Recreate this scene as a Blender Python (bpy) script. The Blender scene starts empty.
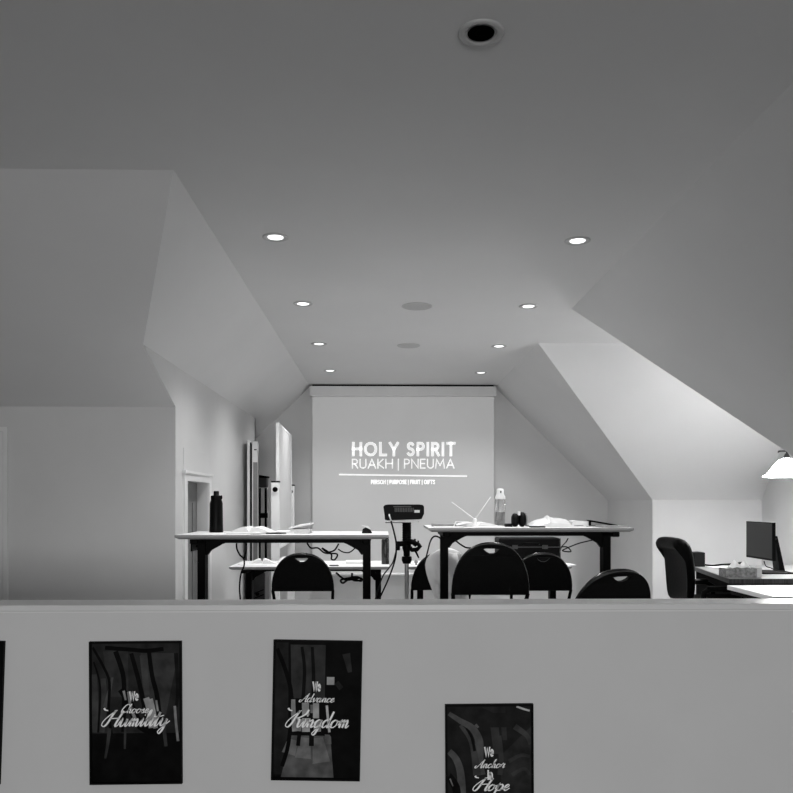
import bpy, math, random
from mathutils import Vector, Matrix
random.seed(7)
C = bpy.context.scene.collection
F = 793.0
YAW = math.radians(1.0)
EYE = 1.25
CEIL = 2.60

def P(px, py, Y):
    """world point at depth Y seen at pixel (px,py)"""
    cx = (px - 396.5) / F
    cz = (502.0 - py) / F
    X = cx * math.cos(YAW) + math.sin(YAW)
    D = -cx * math.sin(YAW) + math.cos(YAW)
    s = Y / D
    return Vector((X * s, Y, EYE + cz * s))

# ------------------------------------------------------------------ materials
MATS = {}
def mat(name, g, rough=0.6, metal=0.0, noise=0.0, scale=8.0, emit=0.0, bump=0.0, spec=0.5, stretch=None, alpha=None, trans=0.0):
    if name in MATS:
        return MATS[name]
    m = bpy.data.materials.new(name)
    m.use_nodes = True
    nt = m.node_tree
    b = nt.nodes['Principled BSDF']
    b.inputs['Roughness'].default_value = rough
    b.inputs['Metallic'].default_value = metal
    b.inputs['Specular IOR Level'].default_value = spec
    b.inputs['Base Color'].default_value = (g, g, g, 1)
    if trans:
        b.inputs['Transmission Weight'].default_value = trans
    if noise or bump:
        tc = nt.nodes.new('ShaderNodeTexCoord')
        mp = nt.nodes.new('ShaderNodeMapping')
        if stretch:
            mp.inputs['Scale'].default_value = stretch
        nz = nt.nodes.new('ShaderNodeTexNoise')
        nz.inputs['Scale'].default_value = scale
        nz.inputs['Detail'].default_value = 5
        nt.links.new(tc.outputs['Object'], mp.inputs['Vector'])
        nt.links.new(mp.outputs['Vector'], nz.inputs['Vector'])
        if noise:
            rp = nt.nodes.new('ShaderNodeValToRGB')
            lo, hi = max(0, g * (1 - noise)), min(1, g * (1 + noise))
            rp.color_ramp.elements[0].position = 0.3
            rp.color_ramp.elements[1].position = 0.7
            rp.color_ramp.elements[0].color = (lo, lo, lo, 1)
            rp.color_ramp.elements[1].color = (hi, hi, hi, 1)
            nt.links.new(nz.outputs['Fac'], rp.inputs['Fac'])
            nt.links.new(rp.outputs['Color'], b.inputs['Base Color'])
        if bump:
            bp = nt.nodes.new('ShaderNodeBump')
            bp.inputs['Strength'].default_value = bump
            bp.inputs['Distance'].default_value = 0.01
            nt.links.new(nz.outputs['Fac'], bp.inputs['Height'])
            nt.links.new(bp.outputs['Normal'], b.inputs['Normal'])
    if emit:
        b.inputs['Emission Color'].default_value = (1, 1, 1, 1)
        b.inputs['Emission Strength'].default_value = emit
    MATS[name] = m
    return m

WALL = mat('wall paint', 0.62, 0.75, noise=0.02, scale=3, spec=0.15)
CEILM = mat('ceiling paint', 0.66, 0.85, noise=0.015, scale=2, spec=0.1)
TRIM = mat('trim paint', 0.72, 0.4, noise=0.02, scale=6)
CAPM = mat('ledge gloss paint', 0.66, 0.33, noise=0.03, scale=5)
FLOOR = mat('floor boards', 0.38, 0.5, noise=0.3, scale=4, stretch=(6, 0.6, 1))
BLACK = mat('black steel', 0.0015, 0.55, noise=0.3, scale=30, spec=0.06)
BLKPL = mat('black plastic', 0.0022, 0.5, noise=0.2, scale=40, spec=0.09)
BLKVINYL = mat('black vinyl', 0.0025, 0.55, noise=0.3, scale=60, bump=0.1, spec=0.10)
RIMGLOSS = mat('black gloss tube', 0.006, 0.25, noise=0.2, scale=30, spec=0.45)
LEATHER = mat('black leather', 0.0010, 0.5, noise=0.3, scale=50, bump=0.15, spec=0.05)
TOPW = mat('white laminate', 0.78, 0.45, noise=0.02, scale=10)
EDGE = mat('grey table edge band', 0.26, 0.5, noise=0.05, scale=20)  # tabletop sides and underside, greyer than the top face
PAPER = mat('white paper', 0.76, 0.8, noise=0.03, scale=20, spec=0.2)
PAPERG = mat('grey printed paper', 0.42, 0.8, noise=0.3, scale=60, spec=0.2)
PAGES = mat('page edges', 0.6, 0.8, noise=0.2, scale=80, stretch=(1, 1, 12))
CARD = mat('grey card', 0.25, 0.7, noise=0.2, scale=40)
DARKG = mat('dark grey plastic', 0.03, 0.45, noise=0.2, scale=30)
MIDG = mat('mid grey', 0.22, 0.5, noise=0.1, scale=20)
SILVER = mat('brushed metal', 0.45, 0.35, metal=0.9, noise=0.1, scale=30)
BOARD = mat('white enamel board', 0.74, 0.35, noise=0.02, scale=4)
ALU = mat('white painted aluminium', 0.85, 0.4, noise=0.02, scale=10)
SCREEN = mat('glowing projection fabric', 0.40, 0.9, noise=0.01, scale=3, spec=0.05, emit=0.17)  # even emission on the fabric stands in for the projector's light
LEAF = mat('grey door leaf', 0.17, 0.5, noise=0.08, scale=10)  # darker grey than the trim
CLOTH = mat('white cotton', 0.85, 0.9, noise=0.04, scale=12, bump=0.3, spec=0.1)
DARKWOOD = mat('dark wood', 0.05, 0.4, noise=0.7, scale=9, stretch=(12, 12, 0.8))
DESKTOP = mat('grey desk laminate', 0.17, 0.35, noise=0.15, scale=6, stretch=(1, 8, 1))
GREYBOX = mat('printed carton', 0.30, 0.6, noise=0.5, scale=45)
CLEARP = mat('clear bottle plastic', 0.75, 0.15, noise=0.02, trans=0.85)
WATER = mat('water in bottle', 0.25, 0.2, noise=0.15, scale=40, trans=0.4)
BOTTLEBLK = mat('matte black flask', 0.003, 0.38, noise=0.2, scale=20, spec=0.08)
SMOKED = mat('smoked bottle', 0.02, 0.25, noise=0.5, scale=40, stretch=(4, 4, 1))
SPKR = mat('speaker grille cloth', 0.46, 0.8, noise=0.05, scale=100)
LENS = mat('lit downlight lens', 0.9, 0.4, emit=1.6)
OFFLENS = mat('dark downlight opening', 0.002, 0.8, spec=0.0, noise=0.1)
SHADE = mat('lit opal glass shade', 0.9, 0.3, emit=47.0)
TXT = mat('projected lettering', 0.9, 0.9, emit=0.42)  # both lettering materials emit in place of the projector beam
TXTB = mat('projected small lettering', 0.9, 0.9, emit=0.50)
SCRN = mat('monitor panel', 0.012, 0.28, noise=0.1, scale=5, spec=0.5)

# ------------------------------------------------------------------ mesh builder
def wloc(o):
    v = Vector((0, 0, 0))
    while o:
        v = v + o.location
        o = o.parent
    return v

class MB:
    def __init__(s):
        s.v = []; s.f = []; s.m = []; s.sm = []; s.mats = []; s.cur = 0; s.smooth = False
    def use(s, m):
        if m not in s.mats: s.mats.append(m)
        s.cur = s.mats.index(m); return s
    def add(s, vs, fs, smooth=None):
        n = len(s.v); s.v += [Vector(p) for p in vs]
        for f in fs:
            s.f.append([i + n for i in f]); s.m.append(s.cur); s.sm.append(s.smooth if smooth is None else smooth)
        return s
    def box(s, a, b, M=None):
        x0, y0, z0 = a; x1, y1, z1 = b
        vs = [Vector(p) for p in ((x0,y0,z0),(x1,y0,z0),(x1,y1,z0),(x0,y1,z0),(x0,y0,z1),(x1,y0,z1),(x1,y1,z1),(x0,y1,z1))]
        if M: vs = [M @ p for p in vs]
        return s.add(vs, [(0,3,2,1),(4,5,6,7),(0,1,5,4),(1,2,6,5),(2,3,7,6),(3,0,4,7)])
    def prism(s, poly, vec):
        poly = [Vector(p) for p in poly]; n = len(poly); vec = Vector(vec)
        vs = poly + [p + vec for p in poly]
        fs = [tuple(range(n))[::-1], tuple(range(n, 2*n))] + [(i, (i+1) % n, n+(i+1) % n, n+i) for i in range(n)]
        return s.add(vs, fs)
    def tube(s, pts, r, n=8, cap=True):
        pts = [Vector(p) for p in pts]
        rs = r if isinstance(r, (list, tuple)) else [r]*len(pts)
        rings = []; up = None
        for i, p in enumerate(pts):
            t = (pts[min(i+1, len(pts)-1)] - pts[max(i-1, 0)])
            if t.length < 1e-9: t = Vector((0, 0, 1))
            t.normalize()
            if up is None:
                up = Vector((0, 0, 1)) if abs(t.z) < .9 else Vector((1, 0, 0))
            u = (up - t * up.dot(t))
            if u.length < 1e-6: u = t.orthogonal()
            u.normalize(); w = t.cross(u); up = u
            rings.append([p + (u*math.cos(2*math.pi*k/n) + w*math.sin(2*math.pi*k/n))*rs[i] for k in range(n)])
        vs = [q for g in rings for q in g]; fs = []
        for i in range(len(pts)-1):
            for k in range(n):
                a = i*n+k; b = i*n+(k+1) % n
                fs.append((a, b, b+n, a+n))
        s.add(vs, fs, True)
        if cap:
            m = len(s.v) - len(vs)
            s.f.append([m+k for k in range(n)][::-1]); s.m.append(s.cur); s.sm.append(False)
            s.f.append([m+len(vs)-n+k for k in range(n)]); s.m.append(s.cur); s.sm.append(False)
        return s
    def lathe(s, c, prof, n=32, M=None):
        c = Vector(c); vs = []; fs = []
        for (r, z) in prof:
            for k in range(n):
                a = 2*math.pi*k/n
                p = Vector((r*math.cos(a), r*math.sin(a), z))
                if M: p = M @ p
                vs.append(c + p)
        for i in range(len(prof)-1):
            for k in range(n):
                fs.append((i*n+k, i*n+(k+1) % n, (i+1)*n+(k+1) % n, (i+1)*n+k))
        s.add(vs, fs, True)
        return s
    def rbox(s, a, b, r=0.01, M=None, seg=3):
        """box with rounded vertical (z) edges and chamfered top/bottom"""
        x0, y0, z0 = a; x1, y1, z1 = b
        r = min(r, (x1-x0)/2*.98, (y1-y0)/2*.98); c = min(r*.5, (z1-z0)*.3)
        def ring(z, ins):
            o = []
            for (cx, cy, a0) in ((x1-r, y1-r, 0), (x0+r, y1-r, 90), (x0+r, y0+r, 180), (x1-r, y0+r, 270)):
                for k in range(seg+1):
                    t = math.radians(a0 + 90*k/seg)
                    o.append(Vector((cx + (r-ins)*math.cos(t), cy + (r-ins)*math.sin(t), z)))
            return o
        R = [ring(z0, c), ring(z0+c, 0), ring(z1-c, 0), ring(z1, c)]
        if M: R = [[M @ p for p in g] for g in R]
        n = len(R[0]); vs = [p for g in R for p in g]; fs = [tuple(range(n))[::-1], tuple(range(3*n, 4*n))]
        for i in range(3):
            for k in range(n): fs.append((i*n+k, i*n+(k+1) % n, (i+1)*n+(k+1) % n, (i+1)*n+k))
        return s.add(vs, fs)
    def grid(s, G, smooth=True, thick=None):
        """grid of points; thick = Vector offset for a second side"""
        h = len(G); w = len(G[0])
        vs = [p for row in G for p in row]
        fs = [(i*w+j, i*w+j+1, (i+1)*w+j+1, (i+1)*w+j) for i in range(h-1) for j in range(w-1)]
        if thick is not None:
            t = Vector(thick); n = len(vs)
            vs2 = [Vector(p)+t for p in vs]
            fs2 = [tuple(x+n for x in f[::-1]) for f in fs]
            e = []
            for j in range(w-1):
                e.append((j+1, j, n+j, n+j+1)); a = (h-1)*w
                e.append((a+j, a+j+1, n+a+j+1, n+a+j))
            for i in range(h-1):
                e.append((i*w, (i+1)*w, n+(i+1)*w, n+i*w)); a = w-1
                e.append(((i+1)*w+a, i*w+a, n+i*w+a, n+(i+1)*w+a))
            return s.add(vs+vs2, fs+fs2+e, smooth)
        return s.add(vs, fs, smooth)
    def build(s, name, m=None, parent=None, loc=None, local=False, **props):
        me = bpy.data.meshes.new(name)
        mats = s.mats or [m]
        if loc is None: loc = Vector((0, 0, 0))
        loc = Vector(loc)
        off = Vector((0, 0, 0)) if local else (wloc(parent) if parent else loc)
        me.from_pydata([tuple(p - off) for p in s.v], [], s.f)
        for x in mats: me.materials.append(x)
        me.polygons.foreach_set('material_index', s.m if s.mats else [0]*len(s.f))
        me.polygons.foreach_set('use_smooth', s.sm)
        me.update()
        o = bpy.data.objects.new(name, me); C.objects.link(o)
        if parent: o.parent = parent
        else: o.location = loc
        for k, v in props.items(): o[k] = v
        return o

def thing(name, label, cat, loc, rotz=0.0, group=None):
    o = bpy.data.objects.new(name, None); C.objects.link(o)
    o.empty_display_size = .1
    o.location = loc; o.rotation_euler = (0, 0, rotz)
    o['label'] = label; o['category'] = cat
    if group: o['group'] = group
    return o
def struct(o): o['kind'] = 'structure'; return o
def fixbev(o, w=0.003, seg=2):
    b = o.modifiers.new('bevel', 'BEVEL'); b.width = w; b.segments = seg; b.limit_method = 'ANGLE'
    return o

# ------------------------------------------------------------------ setting
XL, XR = -0.85, 1.32           # edges of the flat ceiling
KR, KZ = 2.652, 1.27            # right knee wall
WL = -1.339                    # left wall face
SL = 0.96                      # left slope
def zl(x): return CEIL - SL*(XL - x)
FS = 0.385                     # pitch of the slope over the left alcove
YF0 = 3.24
YW = 5.15
ZW = CEIL - FS*(YW - YF0)
YK = YF0 + (CEIL - zl(WL))/FS
YB = 9.30
YE = 8.38
ZWL = zl(WL)

def slab(name, poly, vec, m, kind=True):
    b = MB(); b.prism(poly, vec)
    o = b.build(name, m)
    if kind: struct(o)
    return o
def slabs(name, polys, vec, m):
    b = MB()
    for p in polys: b.prism(p, vec)
    return struct(b.build(name, m))

slab('floor', [(-4.1, 2.40, 0), (4.1, 2.40, 0), (4.1, 9.4, 0), (-4.1, 9.4, 0)], (0, 0, -.15), FLOOR)
slab('floor_landing', [(-4.1, -6.1, -.35), (4.1, -6.1, -.35), (4.1, 2.42, -.35), (-4.1, 2.42, -.35)], (0, 0, -.15), mat('low-bounce landing', .10, .95, noise=.2, scale=60, bump=.3, spec=.05))  # unseen landing made dark to cut light bouncing onto the ceiling
slabs('ceiling', [
    [(-4.1, -6.1, CEIL), (XR, -6.1, CEIL), (XR, YF0, CEIL), (-4.1, YF0, CEIL)],
    [(XL, YF0, CEIL), (XR, YF0, CEIL), (XR, YB+.05, CEIL), (XL, YB+.05, CEIL)],
    [(XR, 5.52, CEIL), (3.78, 5.52, CEIL), (3.78, 6.71, CEIL), (XR, 6.71, CEIL)]], (0, 0, .06), CEILM)
# right roof slope: before and after the dormer
slabs('ceiling_slope_right', [
    [(XR, -6.1, CEIL), (XR, 5.52, CEIL), (KR, 4.39, KZ), (KR, -6.1, KZ)],
    [(XR, 6.71, CEIL), (XR, YB+.05, CEIL), (KR, YB+.05, KZ), (KR, 7.75, KZ)]], (.03, 0, .03), CEILM)
slab('ceiling_slope_dormer', [(XR, 6.71, CEIL), (KR, 7.75, KZ), (3.78, 7.75, KZ), (3.78, 6.71, CEIL)], (0, .03, .03), CEILM)
slab('ceiling_slope_dormer_near', [(XR, 5.52, CEIL), (3.78, 5.52, CEIL), (3.78, 4.39, KZ), (KR, 4.39, KZ)], (0, -.03, .03), CEILM)
slabs('wall_right', [
    [(KR, -6.1, -.5), (KR, 4.39, -.5), (KR, 4.39, KZ), (KR, -6.1, KZ)],
    [(KR, 7.754, 0), (KR, YB+.05, 0), (KR, YB+.05, KZ), (KR, 7.754, KZ)]], (.03, 0, 0), WALL)
slab('wall_dormer_far', [(KR+.0008, 7.75, 0), (3.78, 7.75, 0), (3.78, 7.75, KZ), (KR+.0008, 7.75, KZ)], (0, .05, 0), WALL)
slab('wall_dormer_near', [(KR, 4.39, 0), (3.78, 4.39, 0), (3.78, 4.39, KZ), (KR, 4.39, KZ)], (0, -.05, 0), WALL)
slab('wall_dormer_end', [(3.735, 4.39, 0), (3.735, 7.75, 0), (3.735, 7.75, KZ), (3.735, 6.71, CEIL), (3.735, 5.52, CEIL), (3.735, 4.39, KZ)], (.06, 0, 0), WALL)
# left side
slab('ceiling_slope_alcove', [(-4.1, YF0, CEIL), (XL, YF0, CEIL), (WL, YK, ZWL), (WL, YW, ZW), (-4.1, YW, ZW)], (0, .03, .03), CEILM)
XA = -2.2
slabs('ceiling_slope_left', [
    [(XL, YF0, CEIL), (XL, YB+.05, CEIL), (WL, YB+.05, ZWL), (WL, YK, ZWL)],
    [(WL, YE, ZWL), (WL, YB+.05, ZWL), (XA, YB+.05, zl(XA)), (XA, YE, zl(XA))]], (-.03, 0, .03), CEILM)
DY0, DY1, DZ = 5.41, 6.09, 1.395
slab('wall_left_gable', [(WL+.0008, YK, ZWL), (WL+.0008, YW, ZW), (WL+.0008, YW+.02, ZW), (WL+.0008, YW+.02, ZWL)], (-.02, 0, .05), WALL)
slabs('wall_left', [
    [(WL, YW+.004, 0), (WL, DY0, 0), (WL, DY0, ZWL), (WL, YW+.004, ZWL)],
    [(WL, DY0, DZ), (WL, DY1, DZ), (WL, DY1, ZWL), (WL, DY0, ZWL)],
    [(WL, DY1, 0), (WL, YE, 0), (WL, YE, ZWL), (WL, DY1, ZWL)]], (-.13, 0, 0), WALL)
slab('wall_left_return', [(WL, YE, 0), (XA-.1, YE, 0), (XA-.1, YE, ZWL), (WL, YE, ZWL)], (0, -.05, 0), WALL)
slab('wall_left_knee', [(XA, YE, 0), (XA, YB, 0), (XA, YB, 1.35), (XA, YE, 1.35)], (-.05, 0, 0), WALL)
slab('wall_alcove', [(-4.1, YW, 0), (WL-.0006, YW, 0), (WL-.0006, YW, ZW), (-4.1, YW, ZW)], (0, .10, 0), WALL)
slab('wall_alcove_side', [(-4.0, -6.1, -.5), (-4.0, YW+.1, -.5), (-4.0, YW+.1, CEIL), (-4.0, -6.1, CEIL)], (-.05, 0, 0), WALL)
slab('wall_back', [(XA-.05, YB, 0), (KR, YB, 0), (KR, YB, KZ), (XR, YB, CEIL), (XL, YB, CEIL), (XA-.05, YB, zl(XA-.05))], (0, .05, 0), WALL)
slab('wall_rear', [(-4.1, -6.0, -.5), (4.1, -6.0, -.5), (4.1, -6.0, CEIL), (-4.1, -6.0, CEIL)], (0, -.05, 0), WALL)
# half wall with its ledge
slab('wall_half', [(-4.0, 2.40, -.5), (KR, 2.40, -.5), (KR, 2.40, .924), (-4.0, 2.40, .924)], (0, .10, 0), WALL)
b = MB(); b.box((-4.0, 2.38, .9235), (KR, 2.512, .9425))
trim = fixbev(struct(b.build('trim_1', CAPM)), .003)
b = MB(); b.box((-4.0, 2.392, .918), (KR, 2.401, .9235)); struct(b.build('trim_2', TRIM))
# baseboards
b = MB(); b.box((XA, 9.285, 0), (KR, 9.30, .10)); struct(b.build('baseboard_back', TRIM))
b = MB(); b.box((WL, DY1+.1, 0), (WL+.012, YE, .10)); b.box((WL, YW, 0), (WL+.012, DY0-.08, .10)); struct(b.build('baseboard_left', TRIM))
b = MB(); b.box((-3.99, 5.137, 0), (WL, 5.15, .10)); struct(b.build('baseboard_alcove', TRIM))
# door in the left wall
d1 = bpy.data.objects.new('door_1', None); C.objects.link(d1); d1.location = (WL, (DY0+DY1)/2, 0); struct(d1)
cs = MB()
cs.box((WL, DY0-.075, 0), (WL+.016, DY0, DZ)); cs.box((WL, DY1, 0), (WL+.016, DY1+.075, DZ))
cs.box((WL, DY0-.075, DZ), (WL+.016, DY1+.075, DZ+.05)); cs.box((WL, DY0-.095, DZ+.05), (WL+.026, DY1+.095, DZ+.068))
cs.build('casing', TRIM, d1)
b = MB(); b.box((WL, DY0-.06, DZ+.07), (WL+.003, DY1+.05, DZ+.22)); b.build('header_board', WALL, d1)
b = MB(); b.box((WL-.118, DY0+.004, .01), (WL-.080, DY1-.004, DZ-.004)); b.box((WL-.08, DY0+.1, .2), (WL-.074, DY0+.16, DZ-.15)); b.box((WL-.08, DY1-.16, .2), (WL-.074, DY1-.1, DZ-.15))
lf = b.build('door_leaf', LEAF, d1)
b = MB(); b.box((WL-.082, DY1-.20, .885), (WL-.070, DY1-.02, .945)); b.tube([(WL-.07, DY1-.06, .915), (WL-.03, DY1-.06, .915), (WL-.03, DY1-.16, .915)], .010)
b.build('door_handle', BLACK, lf)
# door at the far left of the alcove wall
d2 = bpy.data.objects.new('door_2', None); C.objects.link(d2); d2.location = (-2.9, YW, 0); struct(d2)
ex = P(8.5, 500, YW).x; zt = P(5, 427, YW).z
b = MB(); b.box((ex-.028, YW-.016, 0), (ex, YW, zt)); b.box((-3.30, YW-.016, 0), (-3.27, YW, zt)); b.box((-3.27, YW-.016, zt-.028), (ex-.028, YW, zt)); b.build('casing', TRIM, d2)
b = MB(); b.box((-3.268, YW-.010, .01), (ex-.032, YW+.0, zt-.032)); lf = b.build('door_leaf', TRIM, d2)
zb = P(5, 451, YW).z
b = MB(); b.box((ex-.10, YW-.026, zb-.008), (ex+.004, YW-.014, zb+.008)); b.build('hinge_strap', TRIM, lf)
# unseen window frame added behind the viewer around a fill light
w1 = bpy.data.objects.new('fill_window_1', None); C.objects.link(w1); w1.location = (.1, -6.0, .7); struct(w1)
b = MB()
for (a, c) in (((-1.25, -6.0, .62), (-1.15, -5.95, 1.98)), ((1.35, -6.0, .62), (1.45, -5.95, 1.98)), ((-1.15, -6.0, .62), (1.35, -5.95, .70)), ((-1.15, -6.0, 1.90), (1.35, -5.95, 1.98)), ((.07, -6.0, .70), (.13, -5.96, 1.90))): b.box(a, c)
b.build('fill_light_frame', TRIM, w1)

# ------------------------------------------------------------------ lights
def area(name, loc, rot, size, energy, sy=None, spread=180):
    l = bpy.data.lights.new(name, 'AREA'); l.energy = energy; l.size = size
    if sy: l.shape = 'RECTANGLE'; l.size_y = sy
    l.spread = math.radians(spread)
    o = bpy.data.objects.new(name, l); C.objects.link(o); o.location = loc; o.rotation_euler = rot
    return o
FILL_E, DOWN_E, LAMP_E = 90.0, 68.0, 46.0
area('rear_fill_light', (.1, -5.93, 1.3), (math.radians(82), 0, 0), 2.4, FILL_E, 1.15, spread=110)  # unseen fill added to brighten the half wall and alcove

def downlight(px, py, label, lit=True):
    Y = F*(CEIL-EYE)/(502-py) if lit else F*(CEIL-EYE)/(502-py)
    for _ in range(3):
        p = P(px, py, Y); Y *= (CEIL-EYE)/(p.z-EYE)
    p = P(px, py, Y)
    t = thing('recessed_downlight', label, 'ceiling light', (p.x, p.y, CEIL), group='recessed ceiling downlights')
    c = (p.x, p.y, CEIL)
    b = MB(); b.lathe(c, [(.066, 0), (.066, -.004), (.060, -.007), (.050, -.006), (.046, -.002), (.044, -.001)], 40); b.build('trim_ring', mat('downlight trim', .45, .5, noise=.02), t)
    r = .039
    z = -.003
    b = MB(); b.add([(c[0]+r*math.cos(2*math.pi*k/40), c[1]+r*math.sin(2*math.pi*k/40), CEIL+z) for k in range(40)], [tuple(range(40))[::-1]])
    b.build('lens', LENS if lit else OFFLENS, t, **({} if lit else {'label': 'dark unlit opening'}))
    if lit:
        l = bpy.data.lights.new('downlight_beam', 'SPOT'); l.energy = DOWN_E; l.spot_size = math.radians(124); l.spot_blend = 1.0; l.shadow_soft_size = .05
        o = bpy.data.objects.new('downlight_beam', l); C.objects.link(o); o.parent = t; o.location = (0, 0, -.02)
    return t
downlight(481, 32.5, 'unlit recessed downlight with a black opening at the top of the ceiling', False)
downlight(275.5, 237, 'lit recessed downlight, nearest of the row above the table with the black flask')
downlight(303, 303.5, 'lit recessed downlight, second nearest of the row on the left of the ceiling')
downlight(319, 343.7, 'lit recessed downlight, third from the viewer in the left ceiling row')
downlight(330, 370.5, 'lit recessed downlight, left one of the two closest to the projection screen')
downlight(577.5, 240.5, 'lit recessed downlight, nearest of the row on the dormer side')
downlight(528.5, 306, 'lit recessed downlight beside the upper corner where the dormer edge starts')
downlight(499, 346, 'lit recessed downlight, third from the viewer in the row on the dormer side')
downlight(481, 372.5, 'lit recessed downlight, right one of the two closest to the projection screen')
for (px, py, r, lab) in ((417, 306, .105, 'grey round ceiling speaker between the downlight rows, the nearer of two'), (408.5, 345.5, .10, 'faint grey round ceiling speaker, the one closer to the screen')):
    Y = F*(CEIL-EYE)/(502-py); p = P(px, py, Y)
    t = thing('ceiling_speaker', lab, 'speaker', (p.x, p.y, CEIL), group='round ceiling speakers')
    b = MB(); b.lathe((p.x, p.y, CEIL), [(r, 0), (r, -.004), (r-.006, -.006), (r-.008, -.004)], 48); b.build('rim', mat('speaker rim', .5, .6, noise=.02), t)
    b = MB(); b.lathe((p.x, p.y, CEIL), [(r-.008, -.0045), (r*.5, -.006), (.0005, -.0065)], 48); b.build('grille', SPKR, t)

# ------------------------------------------------------------------ lettering
def arc(cx, cy, rx, ry, a0, a1, n=14):
    return [(cx+rx*math.cos(math.radians(a0+(a1-a0)*k/n)), cy+ry*math.sin(math.radians(a0+(a1-a0)*k/n))) for k in range(n+1)]
SANS = {
 'H': ([[(0,0),(0,1)],[(.68,0),(.68,1)],[(0,.52),(.68,.52)]], .68),
 'O': ([arc(.48,.5,.48,.5,0,360,28)], .96),
 'L': ([[(0,1),(0,0),(.48,0)]], .48),
 'Y': ([[(0,1),(.34,.48),(.68,1)],[(.34,.48),(.34,0)]], .68),
 'S': ([arc(.25,.76,.22,.24,35,270,14)[:-1]+arc(.25,.26,.25,.26,90,-145,14)], .5),
 'P': ([[(0,0),(0,1),(.26,1)]+arc(.26,.74,.24,.26,90,-90,10)+[(0,.48)]], .5),
 'I': ([[(0,0),(0,1)]], .02),
 'R': ([[(0,0),(0,1),(.26,1)]+arc(.26,.74,.24,.26,90,-90,10)+[(0,.48)],[(.24,.48),(.54,0)]], .54),
 'T': ([[(0,1),(.6,1)],[(.3,1),(.3,0)]], .6),
 'U': ([[(0,1),(0,.3)]+arc(.3,.3,.3,.3,180,360,12)+[(.6,1)]], .6),
 'A': ([[(0,0),(.38,1),(.76,0)],[(.14,.34),(.62,.34)]], .76),
 'K': ([[(0,0),(0,1)],[(.52,1),(.02,.48),(.58,0)]], .58),
 'N': ([[(0,0),(0,1),(.66,0),(.66,1)]], .66),
 'E': ([[(.48,1),(0,1),(0,0),(.48,0)],[(0,.52),(.42,.52)]], .48),
 'M': ([[(0,0),(.1,1),(.45,.3),(.8,1),(.9,0)]], .9),
 'F': ([[(.48,1),(0,1),(0,0)],[(0,.52),(.4,.52)]], .48),
 'G': ([arc(.48,.5,.48,.5,45,340,22)+[(.93,.5),(.6,.5)]], .93),
 '|': ([[(0,-.22),(0,1.0)]], .02),
 'W': ([[(0,1),(.26,0),(.52,.95),(.78,0),(1.04,1)]], 1.04),
 'e': ([[(.03,.38),(.5,.38)]+arc(.26,.38,.25,.38,0,310,18)], .52),
 'i': ([[(0,0),(0,.75)],[(0,.94),(0,1.0)]], .05),
 'n': ([[(0,0),(0,.75)],[(0,.5)]+arc(.22,.5,.22,.25,180,0,10)+[(.44,0)]], .45),
 ' ': ([], .12),
}
STEML = [(.72,2.15),(.52,1.3),(.36,.45),(.1,.0),(-.22,.25),(-.12,.9),(.4,1.7),(.86,2.2)]
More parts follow.
